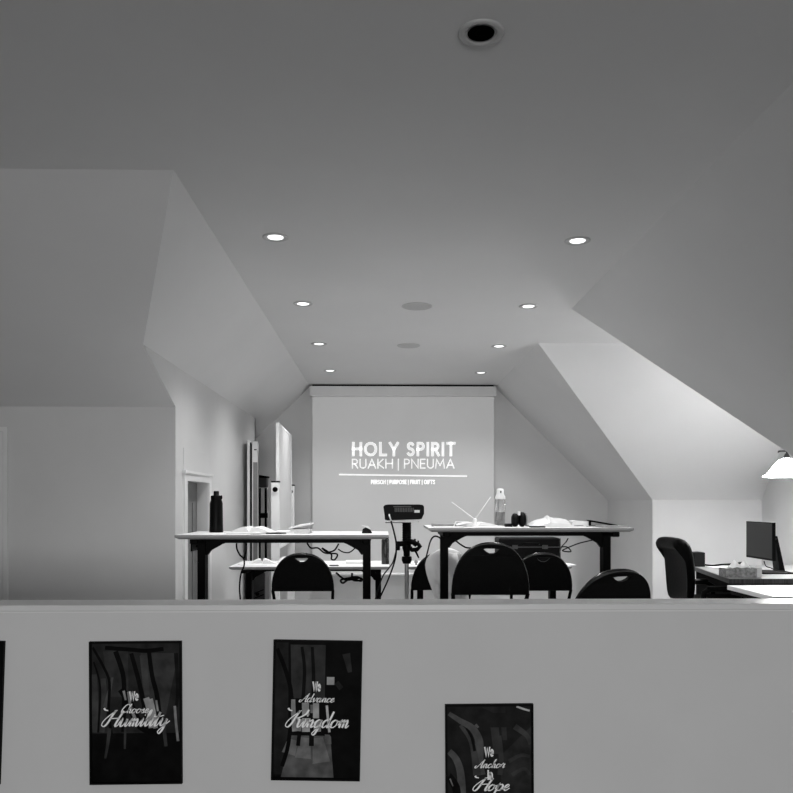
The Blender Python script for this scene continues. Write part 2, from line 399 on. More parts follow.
SCRIPT = {
 'u': ([[(0,.3),(.22,1),(.24,.3),(.38,0),(.6,.2),(.8,.95)],[(.8,1),(.8,.25),(.93,0),(1.1,.3)]], 1.1),
 'm': ([[(0,.3),(.2,.98),(.24,0)],[(.24,.5),(.45,1),(.57,.7),(.57,0)],[(.57,.5),(.78,1),(.91,.7),(.91,.2),(1.03,0),(1.2,.3)]], 1.2),
 'n': ([[(0,.3),(.2,.98),(.24,0)],[(.24,.5),(.5,1),(.64,.7),(.64,.2),(.77,0),(.95,.3)]], .95),
 'i': ([[(0,.3),(.25,1),(.25,.25),(.38,0),(.55,.3)],[(.34,1.42),(.36,1.56)]], .55),
 'l': ([[(0,.3),(.34,1.5),(.36,2.15),(.22,2.0),(.19,1.2),(.22,.3),(.36,0),(.55,.3)]], .55),
 't': ([[(0,.3),(.24,1.2),(.3,1.9)],[(.3,1.9),(.25,.3),(.38,0),(.62,.3)],[(-.25,1.3),(.3,1.28),(.85,1.45)]], .62),
 'y': ([[(0,.3),(.2,1),(.22,.35),(.38,.05),(.6,.3),(.75,1)],[(.75,1),(.72,-.4),(.5,-1),(.28,-.7),(.6,-.1),(1.15,.7)]], 1.0),
 'h': ([[(0,.3),(.3,1.5),(.35,2.1),(.22,2),(.18,1.2),(.18,0)],[(.18,.5),(.42,1),(.56,.7),(.56,.2),(.7,0),(.88,.3)]], .88),
 'o': ([[(.35,1),(.08,.7),(.1,.15),(.35,0),(.62,.3),(.6,.8),(.35,1)],[(.5,.93),(.7,.78),(.92,.85)]], .85),
 's': ([[(0,.3),(.35,1.05),(.42,.6),(.5,.25),(.3,0),(.1,.1)],[(.3,0),(.58,.05),(.72,.3)]], .7),
 'e': ([[(0,.3),(.35,.5),(.5,.8),(.35,1),(.1,.7),(.12,.2),(.35,0),(.7,.4)]], .7),
 'd': ([[(.55,.85),(.35,1),(.08,.7),(.1,.15),(.3,0),(.55,.4),(.65,1)],[(.7,2.1),(.62,.3),(.75,0),(.95,.3)]], .95),
 'v': ([[(0,.6),(.12,1),(.25,.5),(.35,0),(.6,.5),(.65,1),(.95,.85)]], .85),
 'a': ([[(.55,.85),(.35,1),(.08,.7),(.1,.15),(.3,0),(.5,.3),(.58,1)],[(.58,1),(.56,.25),(.7,0),(.88,.3)]], .88),
 'c': ([[(.55,.75),(.4,1),(.1,.7),(.1,.2),(.35,0),(.72,.35)]], .72),
 'g': ([[(.55,.85),(.35,1),(.08,.7),(.1,.15),(.3,0),(.5,.3),(.58,1)],[(.6,1),(.56,-.5),(.38,-1),(.16,-.75),(.5,-.15),(.9,.35)]], .88),
 'p': ([[(0,.3),(.28,1.15),(.22,0),(.16,-.95)],[(.24,.25),(.36,.85),(.62,1.02),(.86,.65),(.7,.08),(.36,.02)],[(.7,.08),(1.1,.35)]], 1.08),
 'r': ([[(0,.3),(.2,1.15),(.32,.92),(.58,.95),(.5,.3),(.62,0),(.8,.3)]], .8),
 'H': ([STEML,[(1.62,2.1),(1.42,1.15),(1.3,.25),(1.43,0),(1.68,.3)],[(.45,1.05),(1.42,1.12)],[(-.72,2.5),(-.5,2.25),(-.15,2.15)]], 1.62),
 'K': ([STEML,[(1.62,2.3),(1.5,1.75),(1.0,1.3),(.6,1.15)],[(.62,1.15),(1.05,1.0),(1.1,.25),(1.25,0),(1.5,.3)],[(-.72,2.5),(-.5,2.25),(-.15,2.15)]], 1.45),
 'A': ([[(.2,.5),(-.05,.5),(-.1,.1),(.2,.05),(.62,1.1),(1.05,2.15)],[(1.05,2.15),(.97,1),(.98,.2),(1.1,0),(1.3,.3)],[(.42,.8),(1.0,.85)]], 1.25),
 'C': ([[(1.0,1.75),(.85,2.1),(.4,1.8),(.08,.8),(.2,.05),(.6,.05),(1.05,.5)]], 1.0),
 ' ': ([], .4),
}
def crom(pts, n=5):
    out = []
    for i in range(len(pts)-1):
        p0 = pts[max(i-1,0)]; p1 = pts[i]; p2 = pts[i+1]; p3 = pts[min(i+2,len(pts)-1)]
        for k in range(n):
            t = k/n
            out.append(tuple(.5*((2*p1[j])+(-p0[j]+p2[j])*t+(2*p0[j]-5*p1[j]+4*p2[j]-p3[j])*t*t+(-p0[j]+3*p1[j]-3*p2[j]+p3[j])*t**3) for j in (0,1)))
    out.append(pts[-1]); return out
def layout(word, font, gap, shear=0.0):
    x = 0; out = []
    for ch in word:
        st, adv = font[ch]
        for s in st:
            q = crom(s) if font is SCRIPT else s
            out.append([(px+x+py*shear, py) for (px, py) in q])
        x += adv + gap
    return out
def letters(b, word, font, box, w, gap, to3, shear=0.0, ytop=None, ybot=None, calli=False, lift=(0, 0, 0)):
    """strokes fitted to box (x0,ybase,x1,ytop) in plane units; w = stroke width in plane units"""
    S = layout(word, font, gap, shear)
    xs = [p[0] for s in S for p in s]; a, c = min(xs), max(xs)
    x0, yb, x1, yt = box
    hmax = 1.0 if font is SANS else 2.15
    sx = (x1-x0-w)/(c-a); sy = (yt-yb-w)/hmax
    for s in S:
        q = [Vector((x0+w/2+(p[0]-a)*sx, yb+w/2+p[1]*sy)) for p in s]
        n = len(q); L = []; R = []
        for i in range(n):
            d1 = (q[i]-q[i-1]) if i > 0 else None
            d2 = (q[i+1]-q[i]) if i < n-1 else None
            if d1 is not None and d1.length < 1e-9: d1 = None
            if d2 is not None and d2.length < 1e-9: d2 = None
            if d1 is None and d2 is None: d1 = Vector((1, 0))
            da = (d1 or d2).normalized(); db = (d2 or d1).normalized()
            t = da+db
            if t.length < .2: t = db.copy()
            t.normalize(); nm = Vector((-t.y, t.x))
            ww = w/2
            if calli: ww *= .55 + .65*max(0, -t.y)**1 + .25*abs(t.x)*0
            k = 1/max(.45, t.dot(db))
            L.append(q[i]+nm*ww*k); R.append(q[i]-nm*ww*k)
        if font is SANS:
            if (q[0]-q[-1]).length > 1e-6:
                e0 = (q[0]-q[1]).normalized()*w*.5; e1 = (q[-1]-q[-2]).normalized()*w*.5
                L[0] += e0; R[0] += e0; L[-1] += e1; R[-1] += e1
        vs = [to3(p) for p in L] + [to3(p) for p in R]
        b.add(vs, [(n+i, n+i+1, i+1, i) for i in range(n-1)], False)

# ------------------------------------------------------------------ projection screen
YS = 9.16
t = thing('projection_screen', 'large white pull-down projection screen on the back wall showing a title slide', 'projection screen', (P(403, 480, YS).x, YS, 0))
a = P(309.5, 388, YS-.07); c = P(496.5, 396.3, YS-.07)
b = MB(); b.rbox((a.x, YS-.07, c.z), (c.x, YS+.07, CEIL-.022), .006); b.build('screen_case', mat('screen case', .70, .5, noise=.02), t)
for x in (a.x+.15, c.x-.15):
    b = MB(); b.box((x-.02, YS-.03, CEIL-.024), (x+.02, YS+.03, CEIL)); b.build('mount_bracket', BLACK, t)
b = MB(); b.box((a.x+.03, YS-.05, CEIL-.023), (c.x-.03, YS+.06, CEIL-.004)); b.build('case_lid', BLACK, t, label='black upper edge')
a = P(312.5, 394, YS); c = P(494, 574, YS)
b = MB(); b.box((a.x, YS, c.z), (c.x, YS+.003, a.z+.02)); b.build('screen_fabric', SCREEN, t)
b = MB(); b.tube([(a.x-.005, YS+.001, c.z), (c.x+.005, YS+.001, c.z)], .016, 12); b.build('bottom_bar', ALU, t)
def to3s(off):
    def f(p): 
        q = P(p[0], -p[1], YS); return Vector((q.x, YS-off, q.z))
    return f
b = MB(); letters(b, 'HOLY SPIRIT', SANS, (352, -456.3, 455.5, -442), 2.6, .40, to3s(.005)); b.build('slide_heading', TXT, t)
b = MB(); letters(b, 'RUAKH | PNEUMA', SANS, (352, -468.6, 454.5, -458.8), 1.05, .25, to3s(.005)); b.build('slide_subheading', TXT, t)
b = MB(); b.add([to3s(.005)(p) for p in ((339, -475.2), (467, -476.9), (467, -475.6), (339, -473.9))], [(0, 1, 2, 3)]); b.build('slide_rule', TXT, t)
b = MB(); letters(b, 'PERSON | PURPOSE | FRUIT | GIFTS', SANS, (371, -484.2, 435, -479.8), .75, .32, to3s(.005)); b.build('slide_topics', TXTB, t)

# ------------------------------------------------------------------ posters on the half wall
def pg(g): return mat('print tone %03d' % int(g*1000), g, .55, noise=.45, scale=22, spec=.03)
def poster(name, label, cx, cy, w, h, rot, art, words):
    """cx,cy,w,h in photo pixels on the wall face"""
    Yp = 2.40
    k = Yp/F
    c = P(cx, cy, Yp)
    t = thing('framed_poster', label, 'poster', (c.x, Yp, c.z), group='framed motto posters on the half wall')
    t.rotation_euler = (0, -rot, 0)
    W, H = w*k/2, h*k/2
    fr = MB(); e = .006
    fr.box((-W, -.012, -H), (-W+e, 0, H)); fr.box((W-e, -.012, -H), (W, 0, H)); fr.box((-W+e, -.012, H-e), (W-e, 0, H)); fr.box((-W+e, -.012, -H), (W-e, 0, -H+e))
    fr.build('frame', BLACK, t, local=True)
    pr = MB(); pr.use(pg(.004)); pr.box((-W+e, -.006, -H+e), (W-e, 0, H-e))
    lv = [0]
    def q(u, v, off): return Vector((-W+u*k, -off, H-v*k))
    for (g, pts) in art:
        lv[0] += 1
        off = .0062 + lv[0]*.00006
        pr.use(pg(g*(.7 if g < .15 else .8)))
        pp = [(min(max(u, 2.2), w-2.2), min(max(v, 2.2), h-2.2)) for (u, v) in pts]
        n = len(pp)
        # polygons are given as a left edge down and a right edge up: quads between them
        hh = n//2
        vs = [q(u, v, off) for (u, v) in pp]
        fs = [(i, n-1-i-1+0, n-1-i, ) for i in range(0)]
        for i in range(hh-1):
            fs.append((i, i+1, n-2-i, n-1-i))
        pr.add(vs, [f[::1] for f in fs], False)
    pr.build('print', pg(.004), t, local=True)
    lt = MB()
    for (word, font, box, sw, gap, shear) in words:
        letters(lt, word, font, box, sw, gap, lambda p: q(p[0], -p[1], .0085), shear, calli=(font is SCRIPT))
    if words: lt.build('lettering', mat('pale print', .88, .6, noise=.05), t, local=True)
    return t
def ribbon(g, pts, w0, w1=None):
    """a band following pts, as left edge then right edge back"""
    w1 = w0 if w1 is None else w1
    pts = crom(pts, 4); n = len(pts); L = []; R = []
    for i, p in enumerate(pts):
        a = pts[max(i-1, 0)]; c = pts[min(i+1, n-1)]
        d = Vector((c[0]-a[0], c[1]-a[1])).normalized(); w = (w0+(w1-w0)*i/(n-1))/2
        L.append((p[0]-d.y*w, p[1]+d.x*w)); R.append((p[0]+d.y*w, p[1]-d.x*w))
    return (g, L+R[::-1])

s1 = lambda l: [((x-55)/4.86, (y-62)/4.86) for (x, y) in l]
art1 = [(.030, s1([(60, 70), (60, 505), (490, 505), (490, 70)])),
        (.055, s1([(300, 120), (310, 330), (420, 420), (480, 120)])),
        (.045, s1([(120, 110), (150, 330), (240, 330), (240, 110)])),
        ribbon(.06, s1([(75, 220), (80, 350), (75, 500)]), 6, 7),
        ribbon(.06, s1([(120, 240), (125, 350), (110, 500)]), 5, 6),
        ribbon(.10, s1([(165, 235), (150, 300), (130, 380)]), 2, 5),
        ribbon(.07, s1([(315, 130), (320, 220), (330, 320)]), 8, 5),
        ribbon(.006, s1([(70, 90), (120, 180), (150, 260), (145, 400), (160, 520)]), 2.5, 3),
        ribbon(.006, s1([(75, 160), (105, 280), (95, 500)]), 1.5, 2),
        ribbon(.006, s1([(180, 110), (215, 220), (220, 330), (215, 500)]), 5, 4),
        ribbon(.006, s1([(255, 120), (285, 230), (310, 340), (340, 500)]), 4, 5),
        ribbon(.006, s1([(340, 110), (355, 230), (380, 340), (400, 560)]), 4, 5),
        ribbon(.004, s1([(130, 92), (250, 102), (330, 108), (410, 100)]), 4, 4),
        ribbon(.05, s1([(150, 480), (140, 560), (128, 625)]), 4, 2),
        ribbon(.05, s1([(225, 480), (222, 580)]), 2.5, 2),
        ribbon(.05, s1([(410, 480), (420, 570)]), 4, 3),
        ribbon(.004, s1([(205, 292), (230, 330), (300, 470), (380, 490)]), 7, 9),
        ribbon(.30, s1([(218, 300), (228, 345)]), 2.5, 1.8), ribbon(.25, s1([(240, 305), (252, 380), (275, 440)]), 2.2, 3.2),
        ribbon(.34, s1([(326, 335), (340, 385), (352, 480)]), 6, 6), ribbon(.36, s1([(347, 340), (360, 400), (371, 482)]), 4.5, 4.5),
        ribbon(.28, s1([(374, 347), (382, 400)]), 2, 2), ribbon(.012, s1([(470, 120), (478, 300), (470, 380)]), 4, 3),
        ribbon(.30, s1([(463, 375), (468, 450), (478, 545)]), 2.5, 2.5)]
V1 = lambda x0, y0, x1, y1: ((x0-91), -(y1-642.5), (x1-91), -(y0-642.5))
poster('p1', 'black framed poster with white lettering reading We Choose Humility', 136.6, 712, 91, 141.5, math.radians(.3), art1, [
    ('We', SANS, V1(130, 692, 139.5, 701.5), 1.5, .24, 0),
    ('Choose', SCRIPT, V1(122, 704, 150, 714), 1.0, -.02, .35),
    ('Humility', SCRIPT, V1(102, 710, 171, 727.5), 1.75, -.02, .35)])
s2 = lambda l: [((x-48)/4.867, (y-47)/4.867) for (x, y) in l]
art2 = [(.022, s2([(55, 60), (40, 700), (130, 700), (120, 60)])),
        (.045, s2([(130, 70), (140, 330), (300, 330), (300, 70)])),
        (.13, s2([(140, 510), (95, 712), (350, 712), (330, 510)])),
        ribbon(.19, s2([(150, 530), (130, 600)]), 10, 14), ribbon(.19, s2([(210, 520), (200, 620)]), 10, 16), ribbon(.19, s2([(270, 520), (290, 640)]), 10, 18), ribbon(.16, s2([(318, 500), (322, 550)]), 6, 6),
        ribbon(.004, s2([(65, 90), (110, 200), (140, 330), (130, 540), (100, 660)]), 4, 4), ribbon(.008, s2([(185, 80), (200, 200), (190, 400), (175, 560)]), 3, 4),
        ribbon(.008, s2([(235, 80), (245, 250), (240, 420), (240, 560)]), 3, 5), ribbon(.05, s2([(215, 80), (220, 300)]), 3, 3),
        (.006, s2([(330, 70), (325, 500), (350, 712), (460, 712), (462, 70)])),
        ribbon(.035, s2([(400, 110), (420, 200)]), 8, 4), ribbon(.03, s2([(355, 250), (380, 280)]), 5, 5),
        ribbon(.35, s2([(148, 335), (150, 400), (158, 490)]), 4, 5), ribbon(.42, s2([(207, 350), (210, 412)]), 7, 7), ribbon(.20, s2([(238, 360), (240, 400)]), 3, 3),
        ribbon(.40, s2([(258, 352), (260, 425)]), 6, 6), ribbon(.40, s2([(212, 425), (212, 492)]), 8, 8), ribbon(.40, s2([(265, 440), (268, 490)]), 7, 7), ribbon(.36, s2([(180, 430), (176, 488)]), 5, 5),
        ribbon(.006, s2([(130, 500), (230, 495), (330, 500)]), 1.6, 1.6),
        ribbon(.55, s2([(311, 362), (318, 430), (326, 492)]), 2.4, 2.4), ribbon(.40, s2([(327, 224), (327, 262)]), 7.5, 7.5)]
V2 = lambda x0, y0, x1, y1: ((x0-273), -(y1-640), (x1-273), -(y0-640))
poster('p2', 'black framed poster with white lettering reading We Advance Kingdom', 317, 709.7, 88.3, 139.5, math.radians(-1.1), art2, [
    ('We', SANS, V2(312.3, 681, 320.8, 691), 1.45, .24, 0),
    ('Advance', SCRIPT, V2(299, 692.3, 335, 702), 1.0, -.02, .35),
    ('Kingdom', SCRIPT, V2(285.5, 709.5, 350, 727.5), 1.7, -.02, .35)])
s3 = lambda l: [((x-100)/6.61, (y-90)/6.61) for (x, y) in l]
art3 = [(.020, s3([(110, 100), (110, 900), (675, 900), (675, 100)])),
        (.035, s3([(480, 420), (440, 900), (670, 900), (670, 240)])),
        (.05, s3([(400, 245), (420, 420), (470, 420), (455, 245)])), (.04, s3([(470, 245), (480, 330), (510, 330), (505, 245)])),
        (.03, s3([(340, 110), (420, 150), (500, 150), (500, 110)])),
        ribbon(.10, s3([(125, 150), (200, 200), (280, 250), (325, 340), (320, 480), (330, 560)]), 4, 11),
        ribbon(.07, s3([(200, 230), (260, 310), (290, 400), (310, 560)]), 3, 8),
        ribbon(.008, s3([(240, 250), (275, 310), (295, 400)]), 2, 3),
        ribbon(.11, s3([(125, 400), (170, 450), (200, 540), (210, 700), (215, 900)]), 6, 9),
        ribbon(.006, s3([(115, 560), (170, 640), (175, 760)]), 8, 8),
        ribbon(.05, s3([(455, 300), (470, 450), (460, 560)]), 5, 5), ribbon(.06, s3([(560, 240), (640, 300), (665, 360)]), 6, 4),
        ribbon(.12, s3([(300, 225), (320, 245)]), 3, 2), ribbon(.2, s3([(130, 580), (150, 630)]), 1.5, 1),
        ribbon(.06, s3([(520, 470), (600, 430), (660, 440)]), 4, 3), ribbon(.05, s3([(540, 560), (620, 520), (660, 560)]), 4, 3),
        ribbon(.55, s3([(572, 108), (620, 125), (660, 137)]), 2, 2)]
V3 = lambda x0, y0, x1, y1: ((x0-445), -(y1-703.3), (x1-445), -(y0-703.3))
poster('p3', 'lowest hung black framed poster with white lettering reading We Anchor in Hope', 489.2, 773, 88.3, 139.5, math.radians(.3), art3, [
    ('We', SANS, V3(483.8, 746, 493.5, 756), 1.5, .24, 0),
    ('Anchor', SCRIPT, V3(474, 758, 505, 767.5), 1.05, -.02, .35),
    ('in', SANS, V3(487, 769, 492.5, 779), 1.5, .3, 0),
    ('Hope', SCRIPT, V3(471.5, 776, 510, 790.5), 1.7, -.02, .35)])
poster('p4', 'black framed poster cut off by the photo edge, leftmost on the half wall', -43.0, 711, 91, 142, math.radians(-1.9), [ribbon(.03, [(20, 20), (50, 60), (40, 130)], 20, 26), ribbon(.05, [(60, 10), (55, 60), (70, 130)], 8, 10)], [])

# ------------------------------------------------------------------ raised front tables
def raised_table(label, xl, xr, y0, y1, zt, group, inset=None):
    cx = (xl+xr)/2; ym = (y0+y1)/2
    t = thing('work_table', label, 'table', (cx, ym, 0), group=group)
    b = MB()
    # top with a chamfered underside edge
    th = .024
    pr = [(y0, zt), (y1, zt), (y1, zt-th*.5), (y1-.02, zt-th), (y0+.02, zt-th), (y0, zt-th*.55)]
    vs = []
    for (x, ins) in ((xl, 0), (xr, 0)):
        for (y, z) in pr: vs.append((x if z > zt-th*.9 else x+(.02 if x == xl else -.02), y, z))
    n = len(pr)
    b.use(EDGE).add(vs, [tuple(range(n)), tuple(range(n, 2*n))[::-1]] + [(i, n+i, n+(i+1) % n, (i+1) % n) for i in range(1, n)])
    b.use(TOPW).add([vs[0], vs[n], vs[n+1], vs[1]], [(0, 1, 2, 3)])
    b.build('tabletop', TOPW, t)
    lx = (xl+.092, xr-.129) if xl < 0 else (xl+.111, xr-.087)
    if inset: lx = (xl+inset[0], xr-inset[1])
    zb = zt-th
    fr = MB(); fr.box((lx[0], ym-.022, zb-.034), (lx[1], ym+.022, zb))
    for sx, x in ((1, lx[0]+.022), (-1, lx[1]-.022)):
        # gusset plates that brace the column under the beam
        fr.prism([(x, ym-.02, zb-.034), (x+sx*.115, ym-.02, zb-.034), (x+sx*.095, ym-.02, zb-.042), (x+sx*.03, ym-.02, zb-.078), (x+sx*.01, ym-.02, zb-.105), (x, ym-.02, zb-.105)], (0, .04, 0))
    fr.build('frame', BLACK, t)
    for x in lx:
        g = MB()
        g.box((x-.023, ym-.04, .04), (x+.023, ym+.04, zb-.02))
        g.rbox((x-.024, y0+.06, zb-.032), (x+.024, y1-.06, zb), .012)
        g.rbox((x-.03, y0+.04, .012), (x+.03, y1-.04, .045), .015)
        for y in (y0+.08, y1-.08): g.lathe((x, y, 0), [(.0, 0), (.02, 0), (.02, .014), (.0, .014)], 12)
        g.build('leg', BLACK, t)
    return t
ZL, ZR = 1.065, 1.099
raised_table('tall white-topped table with the black flask on it', -1.163, .034, 4.45, 5.03, ZL, 'tall front tables')
raised_table('tall white-topped table with the clear pump bottle and antenna on it', .268, 1.466, 4.60, 5.18, ZR, 'tall front tables')
def low_table(label, xl, xr, y0, y1, zt):
    t = raised_table(label, xl, xr, y0, y1, zt, 'low rear tables', (.105, .085))
ZT = .765
low_table('low white-topped table behind the one with the black flask', -1.15, .05, 5.95, 6.55, ZT)
low_table('low white-topped table behind the one with the antenna, a black case on it', .19, 1.425, 5.95, 6.55, ZT)

# ------------------------------------------------------------------ folding chairs
def back_mesh(W, H, thick=.022):
    """flat rounded back panel with a handle slot: x across, z from 0 to H"""
    cu = bpy.data.curves.new('tmp', 'CURVE'); cu.dimensions = '2D'; cu.fill_mode = 'BOTH'
    out = []
    N = 48
    for k in range(N+1):
        a = math.pi*k/N
        e = 2/2.25
        x = math.copysign(abs(math.cos(a))**e, math.cos(a))*W/2; z = math.sin(a)**e*H
        out.append((x, z))
    for pts in (out, [(-.052*W/.41, H-.024), (-.03*W/.41, H-.045), (-.012, H-.055), (.012, H-.055), (.03*W/.41, H-.045), (.052*W/.41, H-.024), (.03, H-.019), (-.03, H-.019)]):
        sp = cu.splines.new('POLY'); sp.points.add(len(pts)-1)
        for p, q in zip(sp.points, pts): p.co = (q[0], q[1], 0, 1)
        sp.use_cyclic_u = True
    cu.extrude = thick/2-.004; cu.bevel_depth = .004; cu.bevel_resolution = 2
    ob = bpy.data.objects.new('tmp', cu); C.objects.link(ob)
    dg = bpy.context.evaluated_depsgraph_get()
    me = bpy.data.meshes.new_from_object(ob.evaluated_get(dg))
    bpy.data.objects.remove(ob); bpy.data.curves.remove(cu)
    for v in me.vertices:
        x, z, y = v.co
        v.co = (x, y + .045*(1-(2*x/W)**2)*-1*0.6, z)
    me.materials.clear(); me.materials.append(BLKVINYL)
    for p in me.polygons: p.use_smooth = False
    return me
def chair(label, loc, rotz, W=.415, ztop=.90, H=.262, tilt=12, seat=.45):
    t = thing('folding_chair', label, 'chair', loc, rotz, 'black folding chairs')
    tl = math.radians(tilt)
    zb = ztop-H*math.cos(tl)
    yb = -.175
    o = bpy.data.objects.new('backrest', back_mesh(W, H)); C.objects.link(o); o.parent = t
    o.location = (0, yb, zb); o.rotation_euler = (tl, 0, 0)
    def bp(x, z, y=0): return Vector((x, yb + y*math.cos(tl) - z*math.sin(tl), zb + z*math.cos(tl) + y*math.sin(tl)))
    # bent tube that rims the back and runs down into the front legs
    pts = []
    e = 2/2.25; N = 28
    fx = W/2-.012
    for k in range(N+1):
        a = math.pi*k/N
        x = math.copysign(abs(math.cos(a))**e, math.cos(a))*(W/2-.002); z = math.sin(a)**e*(H-.002)
        pts.append(bp(x, z, -.002))
    b = MB(); b.tube(pts, .009, 10); b.build('back_rim', RIMGLOSS, t, local=True)
    for s in (1, -1):
        b = MB(); b.tube([bp(s*(W/2-.002), 0, -.002), (s*fx, -.10, seat+.06), (s*fx, -.03, seat-.03), (s*fx, .25, .012)], .011, 10)
        b.lathe((s*fx, .25, 0), [(.0, 0), (.014, 0), (.014, .03), (.0, .03)], 10); b.build('leg', BLACK, t, local=True)
        b = MB(); b.tube([(s*(fx-.026), .12, seat-.02), (s*(fx-.026), -.02, seat-.10), (s*(fx-.026), -.24, .012)], .011, 10)
        b.lathe((s*(fx-.026), -.24, 0), [(.0, 0), (.014, 0), (.014, .03), (.0, .03)], 10); b.build('leg', BLACK, t, local=True)
    b = MB(); b.rbox((-W/2+.03, -.14, seat-.02), (W/2-.03, .24, seat+.02), .06, seg=5); b.build('seat', BLKVINYL, t, local=True)
    b = MB(); b.tube([(-fx+.026, -.20, .09), (fx-.026, -.20, .09)], .008, 8); b.build('stretcher', BLACK, t, local=True)
    b = MB(); b.tube([(-fx, .215, .12), (fx, .215, .12)], .008, 8); b.build('stretcher', BLACK, t, local=True)
    for s in (1, -1):
        b = MB(); b.box((s*(fx-.013)-.018, -.06, seat-.05), (s*(fx-.013)+.018, .0, seat+.015)); b.build('hinge_bracket', BLACK, t, local=True)
    return t
def at(px, Y): return P(px, 500, Y).x
chair('black folding chair tucked under the low table behind the black flask', (at(303, 5.45), 5.62, 0), 0)
chair('black folding chair partly behind the tallest folding chair', (at(541, 5.45), 5.62, 0), 0)
chair('black folding chair with the white garment hung over it', (at(439, 5.45), 5.64, 0), math.radians(6), ztop=.905)
chair('tallest black folding chair, pushed up to the tall table below the pump bottle', (at(491, 4.34), 4.50, 0), math.radians(-2), W=.412, ztop=1.028, H=.285, tilt=10, seat=.60)
chair('nearest black folding chair, turned askew in front of the tall table end', (at(594.5, 4.1), 4.24, 0), math.radians(23), W=.50, ztop=.906, H=.27, tilt=17)

# white garment over the chair back
t = thing('draped_jacket', 'white garment draped over a folding chair behind the tall table leg', 'jacket', (at(446, 5.45), 5.44, .75))
G = []
prof = [(0.0, .27), (0.02, .26), (.05, .225), (.07, .12), (.08, 0)]
rows = [  # left px, right px, y px  (camera side sheet from hem up to the shoulder line)
    (438, 470, 606), (435, 469, 597), (430, 468, 585), (426, 467, 574), (424.5, 466, 564), (426, 464.5, 556), (430, 462, 551), (436, 458, 548)]
for i, (l, r, y) in enumerate(rows):
    row = []
    for j in range(19):
        u = j/18
        px = l+(r-l)*u
        fold = .010*math.sin(u*19+i*.35)*(1-i/9) + .006*math.sin(u*7+1+i*.2)
        drop = 3.0*(2*u-1)**2 if i >= 5 else 0
        Yd = 5.345 - .002*i + fold
        row.append(P(px, y+drop, Yd))
    G.append(row)
for k in range(5):   # over the top and down the seat side
    row = []
    for j in range(19):
        p = G[7][j].copy(); p.y += .03+.022*k; p.z -= (0.0, .012, .04, .09, .15)[k]; p.y += .008*math.sin(j*1.1)
        row.append(p)
    G.append(row)
b = MB(); b.grid(G); o = b.build('fabric', CLOTH, t)
sd = o.modifiers.new('solid', 'SOLIDIFY'); sd.thickness = .005
ss = o.modifiers.new('sub', 'SUBSURF'); ss.levels = 1; ss.render_levels = 1
b = MB(); g2 = [[P(441+3.5*math.sin(i*.5)+j*4, 553+i*6.5, 5.315+.008*math.sin(j*2+i*.3)) for j in range(5)] for i in range(9)]
b.grid(g2, thick=(0, -.004, 0)); b.build('sleeve', CLOTH, t)

# ------------------------------------------------------------------ projector on its tripod stand
YP = 5.30
p0 = P(383.3, 504.5, YP); p1 = P(424, 521, YP)
px0 = at(407, YP)
t = thing('projector', 'black projector on top of the tripod stand between the tables', 'projector', (px0, YP, p1.z))
b = MB()
w = p1.x-p0.x; h = p0.z-p1.z; cx = (p0.x+p1.x)/2
prof = [(-.5, .86), (-.46, .97), (-.38, 1.0), (.40, 1.0), (.47, .97), (.5, .86), (.5, .45), (.44, .12), (.38, .10), (-.40, .04), (-.46, .08), (-.47, .35)]
poly = [(cx+u*w, YP-.02, p1.z+v*h) for (u, v) in prof]
b.prism(poly, (0, .20, 0)); fixbev(b.build('body', BLKPL, t), .004)
b = MB()
for k in range(12): b.box((cx-.06+k*.011, YP-.0225, p1.z+h*.55), (cx-.054+k*.011, YP-.0195, p1.z+h*.8))
b.box((cx-.07, YP-.0215, p1.z+h*.84), (cx+.05, YP-.0195, p1.z+h*.9)); b.build('vent', DARKG, t)
b = MB(); q0 = P(414.3, 510, YP); q1 = P(419.5, 512.6, YP); b.box((q0.x, YP-.0225, q1.z), (q1.x, YP-.0195, q0.z)); b.build('label_plate', PAPER, t)
b = MB(); q0 = P(389.3, 514.5, YP); q1 = P(391.2, 521, YP); b.tube([(q0.x, YP-.02, q0.z), (q0.x, YP-.045, q0.z-.006), (q1.x, YP-.045, q1.z)], .005); b.build('cable_plug', PAPER, t)
b = MB(); b.lathe((cx+.06, YP+.18, (p0.z+p1.z)/2), [(.03, 0), (.03, .02), (.024, .022), (.0, .016)], 24, Matrix.Rotation(math.radians(-90), 3, 'X')); b.build('lens', DARKG, t)
# stand
t = thing('tripod_stand', 'black headed tripod stand with a silver pole carrying the projector', 'tripod', (px0, YP+.06, 0))
yc = YP+.06
def z_(py): return P(407, py, yc).z
b = MB(); q0 = P(386, 520.3, YP); q1 = P(419, 520.3, YP); zz = p1.z
b.rbox((q0.x, YP-.03, zz-.008), (q1.x, YP+.16, zz-.001), .01); b.build('top_plate', SILVER, t)
b = MB(); b.rbox((q0.x-.005, YP-.02, zz-.013), (px0+.01, YP+.02, zz-.008), .004); b.build('plate_lock', BLACK, t)
b = MB()
pr = [(.0, zz-.009)]
n = 8
z0, z1 = zz-.009, z_(541)
for k in range(n): pr += [(.029, z0+(z1-z0)*k/n), (.031, z0+(z1-z0)*(k+.5)/n), (.028, z0+(z1-z0)*(k+.95)/n)]
pr += [(.03, z1), (.03, z_(548)), (.022, z_(552)), (.022, z_(556)), (.0, z_(556))]
b.lathe((px0, yc, 0), pr, 24); b.build('column', BLACK, t)
b = MB(); b.lathe((px0, yc, 0), [(.0, z_(556)), (.033, z_(556.5)), (.035, z_(560)), (.026, z_(563.5)), (.0, z_(563.5))], 24); b.build('collar', BLACK, t)
b = MB(); b.lathe((px0, yc, 0), [(.0145, z_(563)), (.0145, .22), (0, .22)], 20); b.build('pole', SILVER, t, label='silver pole')
b = MB()
L = lambda px, py: P(px, py, yc-.03)
